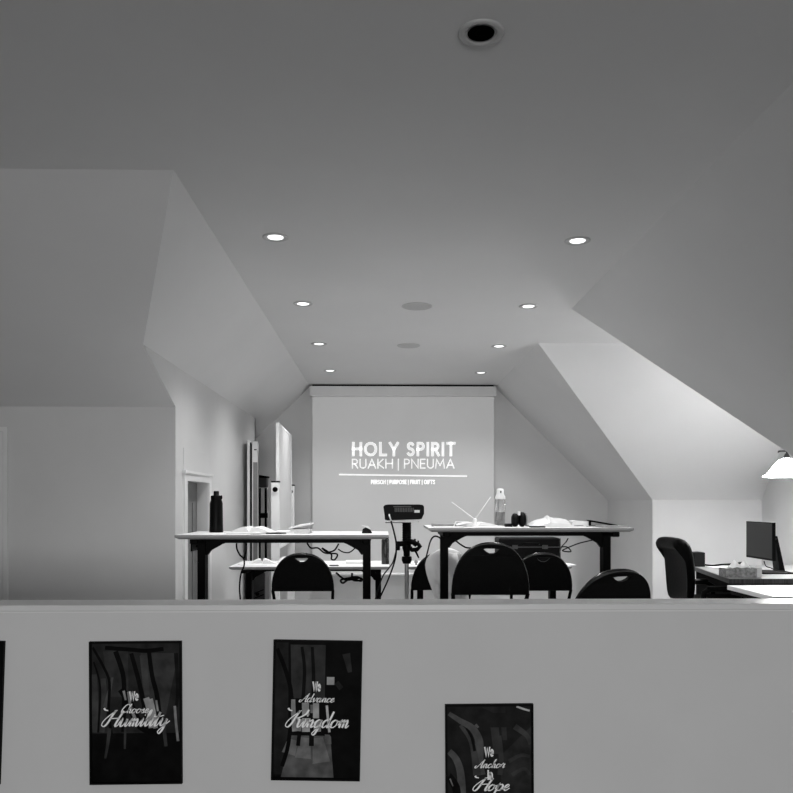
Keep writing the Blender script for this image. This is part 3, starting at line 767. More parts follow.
b.tube([L(407, 543), L(399, 544), L(396, 545)], .018, 10); b.rbox((L(395.5, 0).x, yc-.05, z_(550)), (L(400, 0).x, yc-.01, z_(541)), .008); b.build('clamp_knob', BLACK, t)
b = MB(); b.tube([L(407, 541), L(413, 542), L(417, 545)], .018, 10); b.tube([L(414.5, 545), L(415, 538.8)], .006); b.tube([L(418, 545), L(418.3, 540.5)], .006)
b.tube([L(417, 543), L(420, 546.5), L(417, 549.5), L(412, 550), L(410, 547.5)], .015, 8); b.tube([L(414, 549), L(416.5, 553), L(418.8, 558)], [.008, .007, .005]); b.build('pan_handle', BLACK, t)
for k in range(3):
    a = math.radians(90+120*k)
    b = MB(); b.tube([(px0, yc, .36), (px0+.02*math.cos(a), yc+.02*math.sin(a), .36), (px0+.36*math.cos(a), yc+.36*math.sin(a), .01)], .010, 8)
    b.tube([(px0, yc, .22), (px0+.2*math.cos(a), yc+.2*math.sin(a), .175)], .006, 6); b.build('leg', BLACK, t)

# ------------------------------------------------------------------ cables
def cable(name, label, pts, r=.0032, group='black cables', m=BLKPL):
    pp = [P(*p) for p in pts]
    out = []
    for i in range(len(pp)-1):
        a0 = pp[max(i-1, 0)]; a1 = pp[i]; a2 = pp[i+1]; a3 = pp[min(i+2, len(pp)-1)]
        for k in range(6):
            s = k/6
            out.append(.5*((2*a1)+(-a0+a2)*s+(2*a0-5*a1+4*a2-a3)*s*s+(-a0+3*a1-3*a2+a3)*s**3))
    out.append(pp[-1])
    b = MB(); b.tube(out, r*1.35, 6)
    o = b.build(name, m, loc=out[0]); o['label'] = label; o['category'] = 'cable'; o['group'] = group
    return o
cable('power_cable', 'black cable running down from the projector past its stand to the floor', [(391, 521, 5.25), (394.5, 534, 5.24), (396.3, 545, 5.26), (395, 560, 5.3), (388, 580, 5.4), (379, 600, 5.5), (376, 612, 5.6)], .0042)
cable('power_cable', 'second black cable splitting off beside the projector stand', [(396, 552, 5.30), (393, 562, 5.4), (389, 568, 5.6), (382, 578, 5.7), (375, 600, 5.9)], .0035)
cable('power_cable', 'black cable looping from under the flask table to the floor at the doorway side', [(236.5, 543.5, 4.75), (237, 549, 4.77), (240, 555, 4.8), (244, 559, 4.82), (244, 566, 4.84), (241, 574, 4.86), (239.6, 588, 4.88), (241, 606, 4.9)], .0040)
cable('power_cable', 'straight black cable hanging under the flask table onto the low table', [(246.3, 543.5, 4.75), (246, 550, 4.77), (244.5, 558, 4.8)], .0038)
cable('power_cable', 'tangled black cord bunch hanging beneath the table with the black flask', [(307, 543, 4.8), (311, 548, 4.8), (318, 548, 4.8), (325, 553, 4.8), (337, 554, 4.8), (335, 559.5, 4.8), (331.5, 559, 4.8), (331, 554, 4.8), (322, 548, 4.79), (327, 552, 4.8), (334, 550.5, 4.8), (338, 545, 4.8), (338.5, 543.5, 4.8)], .0036)
cable('power_cable', 'thin black wire sagging beneath the flask table beside the cord bunch', [(338, 549, 4.82), (343, 552, 4.82), (349, 552.5, 4.82), (354, 549, 4.82), (356, 545, 4.82)], .0028)
cable('power_cable', 'coiled black cord bundle hanging under the low table in the middle', [(336, 572.5, 6.2), (341, 577, 6.2), (347, 580, 6.2), (360, 578, 6.2), (361, 581, 6.2), (350, 579, 6.2), (343, 583, 6.2), (341, 580, 6.2), (349, 578, 6.2), (357, 577, 6.2), (362, 580, 6.2), (353, 580, 6.2), (352, 573, 6.2)], .0060)
cable('power_cable', 'black cable arching off the corner of the antenna table down to the jacket', [(443, 541, 4.90), (438.5, 537, 4.88), (434, 536.5, 4.85), (430.5, 541, 4.9), (428, 550, 5.1), (425, 562, 5.25)], .0038)
cable('power_cable', 'black cable sagging under the antenna table toward the tallest chair', [(455, 540, 4.85), (460, 544, 4.85), (466, 547.5, 4.85), (473, 548, 4.85)], .0036)
cable('power_cable', 'thin black wire loop hanging under the far end of the antenna table', [(599, 538.8, 4.9), (580, 543, 4.9), (565, 549, 4.9), (563, 551, 4.9), (571, 551.5, 4.9), (567, 547, 4.9), (561, 547, 4.9)], .0028)
cable('power_cable', 'short black wire dropping behind the far end of the antenna table', [(568, 538.5, 4.92), (566, 542, 4.92), (561.5, 547, 5.3), (560, 552, 5.8)], .0028)

# ------------------------------------------------------------------ things on the tall table with the flask
yf = 4.85
c = P(216.3, 531, yf); c.z = ZL
k = yf/F*1.055
t = thing('water_flask', 'matte black insulated drinking flask standing on the tall table', 'bottle', c)
b = MB(); b.lathe(c, [(0, 0), (6.3*k, 0), (6.5*k, .004), (6.3*k, .03), (6.0*k, 27.5*k), (5.2*k, 30*k), (4.9*k, 31.5*k)], 32); b.build('body', BOTTLEBLK, t)
b = MB(); b.lathe(c, [(4.9*k, 30.8*k), (5.1*k, 31*k), (5.1*k, 33.8*k), (5.0*k, 34.6*k), (2.6*k, 35*k), (2.5*k, 38.4*k), (2.2*k, 39*k), (0, 39*k)], 28); b.build('cap', BLKPL, t)
b = MB(); b.tube([c+Vector((3.2*k, -.01, 34*k)), c+Vector((5.6*k, -.012, 34.5*k)), c+Vector((5.6*k, -.012, 32.2*k)), c+Vector((4.6*k, -.012, 31.4*k))], .004); b.build('carry_loop', BLKPL, t)

def sheet(name, label, poly, z, m, cat='paper', group=None, lift=.003, curl=0):
    """thin sheet lying flat; poly in world x,y"""
    b = MB(); b.prism([(x, y, z) for (x, y) in poly], (0, 0, lift))
    cx = sum(p[0] for p in poly)/len(poly); cy = sum(p[1] for p in poly)/len(poly)
    o = b.build(name, m, loc=(cx, cy, z)); o['label'] = label; o['category'] = cat
    if group: o['group'] = group
    return o
def rect(cx, cy, w, h, a):
    a = math.radians(a); c_, s_ = math.cos(a), math.sin(a)
    return [(cx+x*c_-y*s_, cy+x*s_+y*c_) for (x, y) in ((-w/2, -h/2), (w/2, -h/2), (w/2, h/2), (-w/2, h/2))]
def open_book(label, cx, cy, z, w, d, h, rot, cover=CARD, group='open books'):
    t = thing('open_book', label, 'book', (cx, cy, z), math.radians(rot), group)
    b = MB(); b.box((-w/2, -d/2, 0), (w/2, d/2, .003)); b.build('cover', cover, t, local=True)
    for s in (-1, 1):
        b = MB(); G = []
        for j in range(2):
            row = []
            for i in range(13):
                u = i/12
                zz = .004 + h*(math.sin(math.pi*min(1, u*1.15)**.55)*.8*(1-u*.35)+.12*(1-u))
                row.append(Vector((s*(.002+u*(w/2-.006)), (-1 if j == 0 else 1)*(d/2-.004), zz)))
            G.append(row)
        base = [[Vector((p.x, p.y, .003)) for p in r] for r in G]
        b.grid(G); b.smooth = False
        for r, rb in zip(G, base):
            b.add(list(r)+list(rb), [(i, i+1, 13+i+1, 13+i) for i in range(12)])
        b.add([G[0][-1], G[1][-1], base[1][-1], base[0][-1]], [(0, 1, 2, 3)])
        b.build('pages', PAPER, t, local=True)
    return t
def X(px, Y): return at(px, Y)
sheet('paper_sheet', 'loose white sheet lying beside the black flask', rect(X(224, 4.62), 4.60, .32, .16, 6), ZL, PAPER, group='loose papers')
sheet('paper_sheet', 'white sheets at the front edge below the open book', rect(X(246, 4.60), 4.61, .20, .14, -8), ZL+.0035, PAPER, group='loose papers', lift=.006)
open_book('open book with a deep centre fold on the flask table', X(252, 4.78), 4.80, ZL, .30, .19, .040, -4)
sheet('paper_sheet', 'flat white papers in the middle of the flask table', rect(X(285, 4.75), 4.76, .10, .22, 8), ZL, PAPER, group='loose papers', lift=.012)
sheet('smartphone', 'thin dark phone lying before the papers on the flask table', rect(X(276, 4.6), 4.60, .06, .10, 70), ZL, DARKG, 'phone', lift=.008)
# notebook with lifted cover
nx = X(301, 4.72)
t = thing('notebook', 'thick white notebook with its cover springing up on the flask table', 'notebook', (nx, 4.75, ZL))
b = MB(); b.box((nx-.055, 4.66, ZL), (nx+.055, 4.84, ZL+.026)); b.build('pages', PAGES, t)
b = MB(); b.prism([(nx-.066, 4.655, ZL+.027), (nx-.066, 4.655, ZL+.036), (nx-.01, 4.655, ZL+.050), (nx+.064, 4.655, ZL+.060), (nx+.064, 4.655, ZL+.052), (nx-.01, 4.655, ZL+.038)], (0, .19, 0)); b.build('cover', PAPER, t)
# small black adapter with paper tag
ax = X(366.5, 4.7)
t = thing('plug_adapter', 'small black plug adapter with a white tag at the table end', 'adapter', (ax, 4.7, ZL))
b = MB(); b.prism([(ax-.028, 4.68, ZL), (ax+.034, 4.68, ZL), (ax+.024, 4.68, ZL+.020), (ax-.002, 4.68, ZL+.036), (ax-.022, 4.68, ZL+.026)], (0, .04, 0)); fixbev(b.build('body', BLKPL, t), .003)
b = MB(); b.prism([(ax-.034, 4.677, ZL+.050), (ax+.010, 4.677, ZL+.044), (ax+.028, 4.677, ZL+.022), (ax-.004, 4.677, ZL+.036)], (0, .003, 0)); b.build('tag', PAPER, t)
# glossy end pull of table: bottle on the low table behind
c = P(385.3, 563, 6.2); c.z = ZT; k = 6.2/F
t = thing('tumbler_bottle', 'smoky dark tumbler on the low table, seen past the tall table end', 'bottle', c)
b = MB(); b.lathe(c, [(0, 0), (3.7*k, 0), (3.85*k, .004), (3.85*k, 24*k), (3.5*k, 25*k), (0, 25*k)], 28); b.build('body', SMOKED, t)
b = MB(); b.lathe(c+Vector((0, 0, 24.6*k)), [(3.4*k, 0), (3.5*k, .4*k), (3.3*k, 1.4*k), (0, 1.6*k)], 24); b.tube([c+Vector((.2*k, 0, 26*k)), c+Vector((1.8*k, 0, 28.2*k)), c+Vector((3.4*k, 0, 26*k))], .005); b.build('lid', BLKPL, t)

# ------------------------------------------------------------------ things on the low tables
open_book('open book on the low table beneath the hanging cables', X(262, 6.3), 6.32, ZT, .21, .17, .035, 10, PAPER)
sheet('paper_sheet', 'white papers near the near end of the low table below the flask', rect(X(252, 6.1), 6.12, .18, .18, 24), ZT, PAPER, group='loose papers', lift=.004)
b = MB(); 
t = thing('tissue_pack', 'crumpled white wrapper on the low table behind the folding chair', 'wrapper', (X(270, 6.4)+.12, 6.4, ZT))
G = []
for i in range(7):
    G.append([Vector((X(270, 6.4)+.06+.02*j, 6.34+.02*i, ZT+.002+.045*math.sin(math.pi*j/6)*math.sin(math.pi*i/6)+.006*random.random())) for j in range(7)])
b.grid(G, False, thick=(0, 0, -.002)); b.build('foil', PAPER, t)
sheet('paper_pad', 'thick white pad of paper at the middle of the low table', rect(X(356, 6.25), 6.28, .16, .18, 3), ZT, PAPER, 'paper pad', lift=.020)
sheet('paper_sheet', 'white sheets beside the pad on the low table', rect(X(334, 6.15), 6.15, .12, .16, -10), ZT, PAPER, group='loose papers', lift=.006)
sheet('pen', 'dark pen lying on the low table beside the pad', rect(X(334, 6.02), 6.02, .07, .010, 4), ZT, DARKG, 'pen', lift=.009)
sheet('paper_sheet', 'white papers on the low table between the projector stand and jacket chair', rect(X(417, 6.2), 6.2, .10, .20, 5), ZT, PAPER, group='loose papers', lift=.004)
# small knob thing near the corner
c = P(416.2, 562, 6.1); c.z = ZT
t = thing('small_jar', 'tiny dark jar on the low table corner beside the projector stand', 'jar', c)
b = MB(); b.lathe(c, [(0, 0), (.006, 0), (.007, .012), (.013, .02), (.014, .03), (.008, .038), (0, .04)], 16); b.build('body', MIDG, t)
# black case
t = thing('equipment_case', 'black equipment case on the low table behind the tallest chair', 'case', (X(531, 6.25), 6.25, ZT))
l, r = X(499, 6.15), X(562, 6.15)
b = MB(); b.rbox((l, 6.15, ZT), (r-.012, 6.40, ZT+.205), .02); b.build('shell', BLKPL, t)
b = MB(); b.box((l+.002, 6.145, ZT+.13), (r-.014, 6.151, ZT+.138)); b.box((X(545, 6.15)-.02, 6.138, ZT+.12), (X(545, 6.15)+.02, 6.15, ZT+.15)); b.box((X(515, 6.15)-.02, 6.138, ZT+.12), (X(515, 6.15)+.02, 6.15, ZT+.15)); b.build('latch', DARKG, t)
b = MB(); b.tube([(X(522, 6.15), 6.14, ZT+.155), (X(523, 6.15), 6.12, ZT+.165), (X(538, 6.15), 6.12, ZT+.165), (X(539, 6.15), 6.14, ZT+.155)], .006); b.build('handle', BLACK, t)
b = MB(); b.tube([(r-.006, 6.2, ZT+.008), (r-.006, 6.2, ZT+.2)], .007); b.build('edge_strap', BLACK, t)
# white paper corner at its end
sheet('paper_sheet', 'white paper by the far end of the low table behind the nearest chair', rect(X(569, 6.1), 6.12, .08, .2, 0), ZT, PAPER, group='loose papers', lift=.004)

# ------------------------------------------------------------------ things on the tall table with the antenna
Yr = 4.85
# antenna
c = P(475, 527, 4.78); c.z = ZR
t = thing('rabbit_ear_antenna', 'white indoor antenna with two thin rods spread in a V', 'antenna', c)
b = MB(); b.lathe(c, [(0, 0), (.018, 0), (.018, .006), (.011, .014), (.010, .036), (.013, .044), (.008, .052), (0, .053)], 20); b.build('base', ALU, t)
for q in ((451.5, 502), (490.5, 497)):
    b = MB(); b.tube([c+Vector((0, 0, .046)), P(q[0], q[1], 4.80)], [.0032, .0022], 8); b.build('rod', ALU, t)
for (a0, a1, a2) in (((473, 522), (457, 526.5), (438, 527.5)), ((477, 521.5), (492, 523), (508, 526.3)), ((474, 521), (466, 521), (456, 521.2))):
    pass
open_book('open book under the antenna on the tall table', X(476, 4.9), 4.93, ZR, .34, .20, .026, 2, PAPER)
sheet('folder', 'grey folder lying at the corner of the antenna table', rect(X(444, 4.85), 4.88, .13, .17, 4), ZR, CARD, 'folder', lift=.016)
sheet('paper_sheet', 'white sheet at the front corner of the antenna table', rect(X(449, 4.68), 4.72, .18, .16, -4), ZR, PAPER, group='loose papers', lift=.004)
sheet('paper_sheet', 'white sheet in front of the antenna book', rect(X(488, 4.68), 4.72, .17, .14, 6), ZR, PAPER, group='loose papers', lift=.004)
b = MB(); bx = X(459, 4.8)
t = thing('folded_leaflet', 'small white leaflet folded like a tent near the antenna', 'leaflet', (bx, 4.8, ZR))
b.prism([(bx-.035, 4.76, ZR+.004), (bx-.02, 4.76, ZR+.034), (bx+.06, 4.76, ZR+.032), (bx+.06, 4.76, ZR+.029), (bx-.018, 4.76, ZR+.031), (bx-.031, 4.76, ZR+.004)], (0, .08, 0)); b.build('sheet', PAPER, t)
# pump bottle
c = P(500.2, 525, 4.98); c.z = ZR; k = 4.98/F
t = thing('pump_bottle', 'clear bottle half full of liquid with a white cap', 'bottle', c)
b = MB(); b.lathe(c, [(0, 0), (4.9*k, 0), (5.1*k, .003), (5.1*k, 26*k), (4.6*k, 27.5*k)], 32); b.build('body', CLEARP, t)
b = MB(); b.lathe(c, [(0, .002), (4.6*k, .002), (4.6*k, 14.2*k), (0, 14.2*k)], 28); b.build('liquid', WATER, t)
b = MB(); b.lathe(c+Vector((0, 0, 27*k)), [(5.0*k, 0), (5.2*k, .6*k), (5.0*k, 2.4*k), (3.6*k, 5*k), (3.4*k, 9.4*k), (2.6*k, 10.3*k), (0, 10.5*k)], 28); b.build('cap', ALU, t)
b = MB(); b.box(c+Vector((-.5*k, -3.7*k, 33*k)), c+Vector((.7*k, -3.2*k, 35.2*k))); b.build('nozzle', DARKG, t)
# headphones
hx = X(518.5, 4.82)
t = thing('headphones', 'black headphones resting on their ear cups beside the clear bottle', 'headphones', (hx, 4.82, ZR))
k = 4.82/F
for s, dx, hh in ((0, -3.6, 13.5), (1, 3.6, 15)):
    b = MB(); cc = Vector((hx+dx*k, 4.82, ZR+hh*k/2))
    M = Matrix.Rotation(math.radians(90), 3, 'Y') @ Matrix.Rotation(0, 3, 'X')
    b.lathe(cc, [(0, -3.4*k), (hh*k*.32, -3.2*k), (hh*k*.47, -2.0*k), (hh*k*.5, 0), (hh*k*.47, 2.0*k), (hh*k*.34, 3.2*k), (0, 3.4*k)], 24, M); b.build('ear_cup', BLKPL, t)
    b = MB(); b.lathe(cc+Vector(((3.0 if s else -2.4)*k, 0, 0)), [(hh*k*.30, 0), (hh*k*.45, .3*k), (hh*k*.42, 1.4*k), (hh*k*.28, 1.6*k)], 24, M); b.build('cushion', DARKG if s == 0 else MIDG, t)
b = MB(); pts = []
for i in range(13):
    a = math.pi*i/12
    pts.append((hx-3.6*k*math.cos(a), 4.82+.085*math.sin(a), ZR+(7+8.2*math.sin(a)**.5*(1-.75*math.sin(a)**3))*k))
b.tube(pts, .008, 8); b.build('headband', BLKPL, t)
b = MB(); b.rbox((hx-1.2*k, 4.79, ZR+11.5*k), (hx+1.2*k, 4.815, ZR+15.5*k), .004); b.build('white_block', ALU, t)  # small white block between the ear cups, near the top
b = MB(); b.rbox((hx-13.5*k, 4.80, ZR), (hx-6.5*k, 4.86, ZR+3.2*k), .006); o = b.build('charger_block', BLKPL, loc=(hx-10*k, 4.83, ZR)); o['label'] = 'flat black charger block between the clear bottle and headphones'; o['category'] = 'charger'
# white plastic bag
t = thing('plastic_bag', 'crumpled white plastic bag of supplies on the antenna table', 'plastic bag', (X(549, 4.85), 4.86, ZR))
G = []
tops = [(528, 1.5), (530.5, 4.0), (534, 6.0), (538, 7.0), (542, 8.4), (545, 9.4), (547, 13.0), (549, 9.8), (553, 8.8), (558, 8.8), (563, 8.0), (567.5, 7.4), (568.5, 2.0)]
k = 4.85/F
for i in range(9):
    v = i/8
    s = math.sin(math.pi*(.06+.88*v))**.55
    row = []
    for (px, hh) in tops:
        row.append(Vector((X(px, 4.85)+(random.random()-.5)*.006, 4.76+.19*v, ZR+.001+hh*k*s*(.88+.16*random.random()))))
    G.append(row)
b = MB(); b.grid(G, False)
e = [Vector((p.x, p.y-.01, ZR)) for p in G[0]]; b.grid([e, G[0]], False)
e = [Vector((p.x, p.y+.01, ZR)) for p in G[-1]]; b.grid([G[-1], e], False)
o = b.build('film', mat('white plastic film', .62, .35, noise=.06, scale=30), t); ss = o.modifiers.new('s', 'SUBSURF'); ss.levels = 1; ss.render_levels = 1
sheet('smartphone', 'black phone lying in front of the white plastic bag', rect(X(537, 4.7), 4.69, .085, .05, 3), ZR, BLKPL, 'phone', lift=.008)
# white carton
bx0, bx1 = X(571, 4.85), X(587, 4.85)
t = thing('white_carton', 'small white carton between the plastic bag and the black binder', 'carton', ((bx0+bx1)/2, 4.88, ZR))
b = MB(); b.prism([(bx0, 4.82, ZR), (bx1, 4.82, ZR), (bx1, 4.82, ZR+.032), (bx0+.03, 4.82, ZR+.037), (bx0+.004, 4.82, ZR+.034)], (0, .12, 0)); b.build('box', PAPER, t)
b = MB(); b.box((bx0+.012, 4.8185, ZR+.006), (bx1-.03, 4.8205, ZR+.010)); b.build('printed_line', MIDG, t)
# binder wedge and grey magazines
t = thing('ring_binder', 'black wedge-shaped binder at the far end of the antenna table', 'binder', (X(600, 4.85), 4.86, ZR))
l, r = X(588, 4.82), X(617, 4.82)
b = MB(); b.prism([(l, 4.80, ZR+.006), (r, 4.80, ZR+.006), (r, 4.80, ZR+.012), (l+.01, 4.80, ZR+.041), (l, 4.80, ZR+.041)], (0, .004, 0)); b.prism([(l, 4.80, ZR+.041), (l+.012, 4.80, ZR+.041), (r, 4.80, ZR+.012), (r, 4.80, ZR+.008), (l+.01, 4.80, ZR+.034)], (0, .07, 0)); b.build('cover', BLACK, t)
b = MB(); b.prism([(l+.014, 4.798, ZR+.010), (r-.05, 4.798, ZR+.010), (l+.014, 4.798, ZR+.030)], (0, .004, 0)); b.build('pages', MIDG, t)
sheet('magazine', 'grey magazine under the black binder', rect(X(604, 4.85), 4.87, .235, .24, -2), ZR, PAPERG, 'magazine', lift=.006)
sheet('magazine', 'dark magazine near the table end beyond the binder', rect(X(612, 4.7), 4.70, .16, .12, 5), ZR, CARD, 'magazine', lift=.010)

# ------------------------------------------------------------------ back left corner
# reversible whiteboard on posts
xa_, xb_ = at(277.6, 7.40), at(290.6, 8.82)
ang = math.atan2(xa_-xb_, 1.42)
t = thing('mobile_whiteboard', 'tall white reversible whiteboard on two posts, seen edge-on near the screen', 'whiteboard', (xa_, 7.40, 0), ang)
LEN = 1.42; zt = P(278, 422.5, 7.4).z
zpiv = 1.40; zbm = 2*zpiv-zt
b = MB(); b.box((-.010, .02, zbm+.02), (.010, LEN-.02, zt-.02)); b.build('board', BOARD, t, local=True)
b = MB()
for (a, c) in (((-.014, 0, zbm), (.014, .02, zt)), ((-.014, LEN-.02, zbm), (.014, LEN, zt)), ((-.014, .02, zt-.02), (.014, LEN-.02, zt)), ((-.014, .02, zbm), (.014, LEN-.02, zbm+.02))): b.box(a, c)
b.build('board_frame', ALU, t, local=True)
for (yy, xo) in ((-.055, -.013), (LEN+.055, 0.0)):
    zp = P(276, 482.5, 7.345).z
    b = MB(); b.box((xo-.037, yy-.03, .10), (xo+.037, yy+.03, zp)); po = b.build('post', ALU, t, local=True)
    b = MB(); b.rbox((xo-.042, yy-.035, zp), (xo+.042, yy+.035, zp+.014), .008); b.build('post_cap', BLACK, po, local=True)
    b = MB(); b.lathe((xo, yy-.03, P(276, 489.5, 7.31).z), [(0, .020), (.022, .018), (.024, .010), (.016, .0), (0, .0)], 20, Matrix.Rotation(math.radians(90), 3, 'X')); b.build('pivot_knob', BLACK, po, local=True)
    b = MB(); b.rbox((-.28, yy-.025, .055), (.28, yy+.025, .10), .015); b.build('foot_bar', ALU, t, local=True)
    for x in (-.25, .25):
        b = MB(); b.lathe((x, yy-.012, .028), [(0, 0), (.028, 0), (.028, .024), (0, .024)], 16, Matrix.Rotation(math.radians(-90), 3, 'X')); b.build('caster', BLACK, t, local=True)
# two folded white tables stood on end against the wall
for (w_, xo, lab, top) in ((.028, -1.296, 'white folded table stood on end, the thin one touching the wall', 1.84), (.056, -1.249, 'white folded table stood on end, the thick one facing the room', 1.83)):
    t = thing('folded_table', lab, 'folding table', (xo, 7.60, 0), math.radians(7.0), 'folded tables stood on end')
    b = MB(); b.rbox((0, 0, 0), (w_, .28, top), .006); b.build('tabletop', BOARD, t, local=True)
    if w_ > .05:
        b = MB(); b.box((.020, -.002, top-.085), (w_-.012, .001, top-.075)); b.build('latch', BLACK, t, local=True)
        b = MB(); b.box((.012, -.002, .2), (w_-.004, .001, top-.20)); b.build('edge_channel', MIDG, t, local=True, label='grey recessed channel')
    else:
        b = MB(); b.box((w_+.001, .01, .12), (w_+.014, .03, top-.02)); b.build('leg', BLACK, t, local=True)
        b = MB(); b.box((w_+.001, .24, .12), (w_+.014, .26, top-.02)); b.build('leg', BLACK, t, local=True)
# folded black stand
sx = X(263, 8.9)
t = thing('folded_stand', 'black folded equipment stand in the dim corner beside the whiteboard', 'stand', (sx, 8.9, 0))
zz = lambda py: P(263, py, 8.9).z
b = MB(); b.rbox((sx-.055, 8.84, zz(487.5)), (sx+.045, 8.96, zz(478)), .01); b.build('head', DARKG, t)
b = MB(); b.prism([(sx-.055, 8.83, zz(478)), (sx+.06, 8.83, zz(478)), (sx+.065, 8.83, zz(476.5)), (sx-.055, 8.83, zz(474.8))], (0, .14, 0)); b.build('top_plate', BLACK, t)
for x in (-.036, .030):
    b = MB(); b.tube([(sx+x, 8.9, zz(488)), (sx+x*1.1, 8.9, .0)], .013, 8); b.build('leg', BLACK, t)
b = MB(); b.rbox((sx-.06, 8.87, zz(518)), (sx+.05, 8.93, zz(513)), .01); b.build('crossbar', BLACK, t)
# dark vented box under the low table
sx0, sx1 = X(252.5, 6.5), X(265, 6.5)
t = thing('vented_heater', 'dark box with slanted vent slots standing under the low table', 'heater', ((sx0+sx1)/2, 6.6, 0))
zt = P(258, 572.5, 6.5).z
b = MB(); b.rbox((sx0, 6.5, .0), (sx1, 6.75, zt), .012); b.build('body', DARKG, t)
b = MB(); b.box((sx0-.006, 6.498, 0), (sx0+.002, 6.51, zt-.02)); b.build('edge_strip', ALU, t)
b = MB()
for i in range(9):
    z0 = .18+i*.04
    if z0+.05 < zt: b.prism([(sx0+.016, 6.4985, z0), (sx1-.01, 6.4985, z0+.03), (sx1-.01, 6.4985, z0+.038), (sx0+.016, 6.4985, z0+.008)], (0, .003, 0))
b.build('vent_slots', BLACK, t)
b = MB(); b.lathe((sx0+.04, 6.498, P(258, 594, 6.5).z), [(0, .012), (.014, .012), (.016, 0)], 16, Matrix.Rotation(math.radians(90), 3, 'X')); b.build('dial', BLACK, t)

# ------------------------------------------------------------------ dormer office
ZD = .71
t = thing('office_desk', 'dark-edged office desk with a grey top in the dormer', 'desk', (3.0, 6.1, 0))
b = MB(); b.prism([(2.43, 5.52, ZD-.032), (3.66, 5.52, ZD-.032), (3.66, 6.72, ZD-.032), (2.62, 6.72, ZD-.032)], (0, 0, .031)); b.build('edge_band', DARKWOOD, t)
b = MB(); b.prism([(2.436, 5.524, ZD-.001), (3.655, 5.524, ZD-.001), (3.655, 6.716, ZD-.001), (2.626, 6.716, ZD-.001)], (0, 0, .002)); b.build('desktop', DESKTOP, t)
PANEL = mat('black brown panel', .012, .5, noise=.4, scale=8, stretch=(1, 1, 6))
b = MB(); b.box((3.6, 5.6, 0), (3.63, 6.68, ZD-.032)); b.build('side_panel', PANEL, t)
b = MB(); b.box((2.64, 6.62, .0), (3.6, 6.64, ZD-.032)); b.build('back_panel', PANEL, t)
t = thing('side_table', 'white-topped table corner jutting in front of the office desk', 'table', (2.85, 4.73, 0))
b = MB(); b.box((2.20, 4.43, ZD-.02), (3.62, 5.03, ZD+.008)); fixbev(b.build('tabletop', TOPW, t), .003)
b = MB(); b.box((2.215, 4.44, ZD-.045), (3.6, 5.01, ZD-.021)); b.build('frame', BLACK, t)
for (x, y) in ((2.40, 4.95), (2.75, 4.5), (3.55, 4.95), (3.55, 4.5)):
    b = MB(); b.box((x-.03, y-.03, 0), (x+.03, y+.03, ZD-.045)); b.build('leg', DARKWOOD, t)
# executive chair
t = thing('executive_chair', 'high-backed black leather office chair at the dormer desk', 'office chair', (2.42, 5.93, 0))
b = MB(); G = []
ys = [5.70+.45*j/8 for j in range(9)]
prof = [(2.20, .50), (2.215, .62), (2.205, .74), (2.185, .84), (2.172, .895), (2.140, .905), (2.110, .922), (2.104, .952), (2.120, .980), (2.150, .990), (2.210, .980), (2.245, .94), (2.262, .87), (2.275, .78), (2.280, .66), (2.27, .50)]
vs = []; n = len(prof)
for j, y in enumerate(ys):
    v = (2*j/8-1)
    ins = .05*(abs(v)**4)
    for (x, z) in prof:
        vs.append((2.21+(x-2.21)*(1-ins*2)+.012*(1-v*v), y, z-.018*(abs(v)**4)*(1 if z > .85 else 0)))
fs = [(j*n+i, j*n+(i+1) % n, (j+1)*n+(i+1) % n, (j+1)*n+i) for j in range(8) for i in range(n)] + [tuple(range(n))[::-1], tuple(range(8*n, 9*n))]
b.add(vs, fs, True); o = b.build('backrest', LEATHER, t); o.modifiers.new('s', 'SUBSURF').render_levels = 2
b = MB(); b.rbox((2.27, 5.68, .42), (2.78, 6.18, .53), .08, seg=5); b.build('seat', LEATHER, t)
for y in (5.66, 6.20):
    b = MB(); b.tube([(2.30, y, .50), (2.31, y, .60), (2.36, y, .625), (2.54, y, .62), (2.60, y, .59), (2.60, y, .47)], .02, 10)
    b.rbox((2.33, y-.03, .615), (2.56, y+.03, .645), .02); b.build('armrest', BLKPL, t)
b = MB(); b.tube([(2.52, 5.93, .10), (2.52, 5.93, .43)], .03, 14); b.build('gas_lift', BLACK, t)
for k in range(5):
    a = math.radians(72*k+20); e = (2.52+.30*math.cos(a), 5.93+.30*math.sin(a))
    b = MB(); b.tube([(2.52, 5.93, .11), (e[0], e[1], .075)], [.03, .016], 10); br = b.build('base_arm', BLKPL, t)
    b = MB(); b.lathe((e[0], e[1]-.02, .03), [(0, 0), (.03, 0), (.03, .04), (0, .04)], 16, Matrix.Rotation(math.radians(-90), 3, 'X')); b.build('caster', BLACK, br)
# speaker box
l = P(689, 552, 6.6); r = P(695, 552, 6.6)
t = thing('desk_speaker', 'small black loudspeaker on the desk behind the leather chair', 'speaker', (2.64, 6.62, ZD))
b = MB(); b.rbox((2.585, 6.55, ZD), (2.685, 6.69, P(690, 552.5, 6.55).z), .01); b.build('cabinet', BLKPL, t)
b = MB(); b.lathe((2.685, 6.62, ZD+.06), [(.035, 0), (.035, .003), (.01, -.004), (0, -.004)], 18, Matrix.Rotation(math.radians(90), 3, 'Y')); b.build('driver', DARKG, t)
# monitor
ym = 6.05
t = thing('computer_monitor', 'thin black computer monitor standing on the dormer desk', 'monitor', (at(764, ym), ym, ZD+.001))
A = P(746.3, 521.2, 5.93); Bt = P(772.5, 522.6, 5.52)
zb0 = P(746.8, 557.0, 5.93).z; zb1 = P(773, 561.5, 5.72).z
zt_ = A.z; zb_ = zb0
ux = (Bt-A); ux.z = 0; ln = ux.length; ux.normalize(); nx_ = Vector((ux.y, -ux.x, 0))   # towards the viewer
o3 = Vector((A.x, A.y, 0))
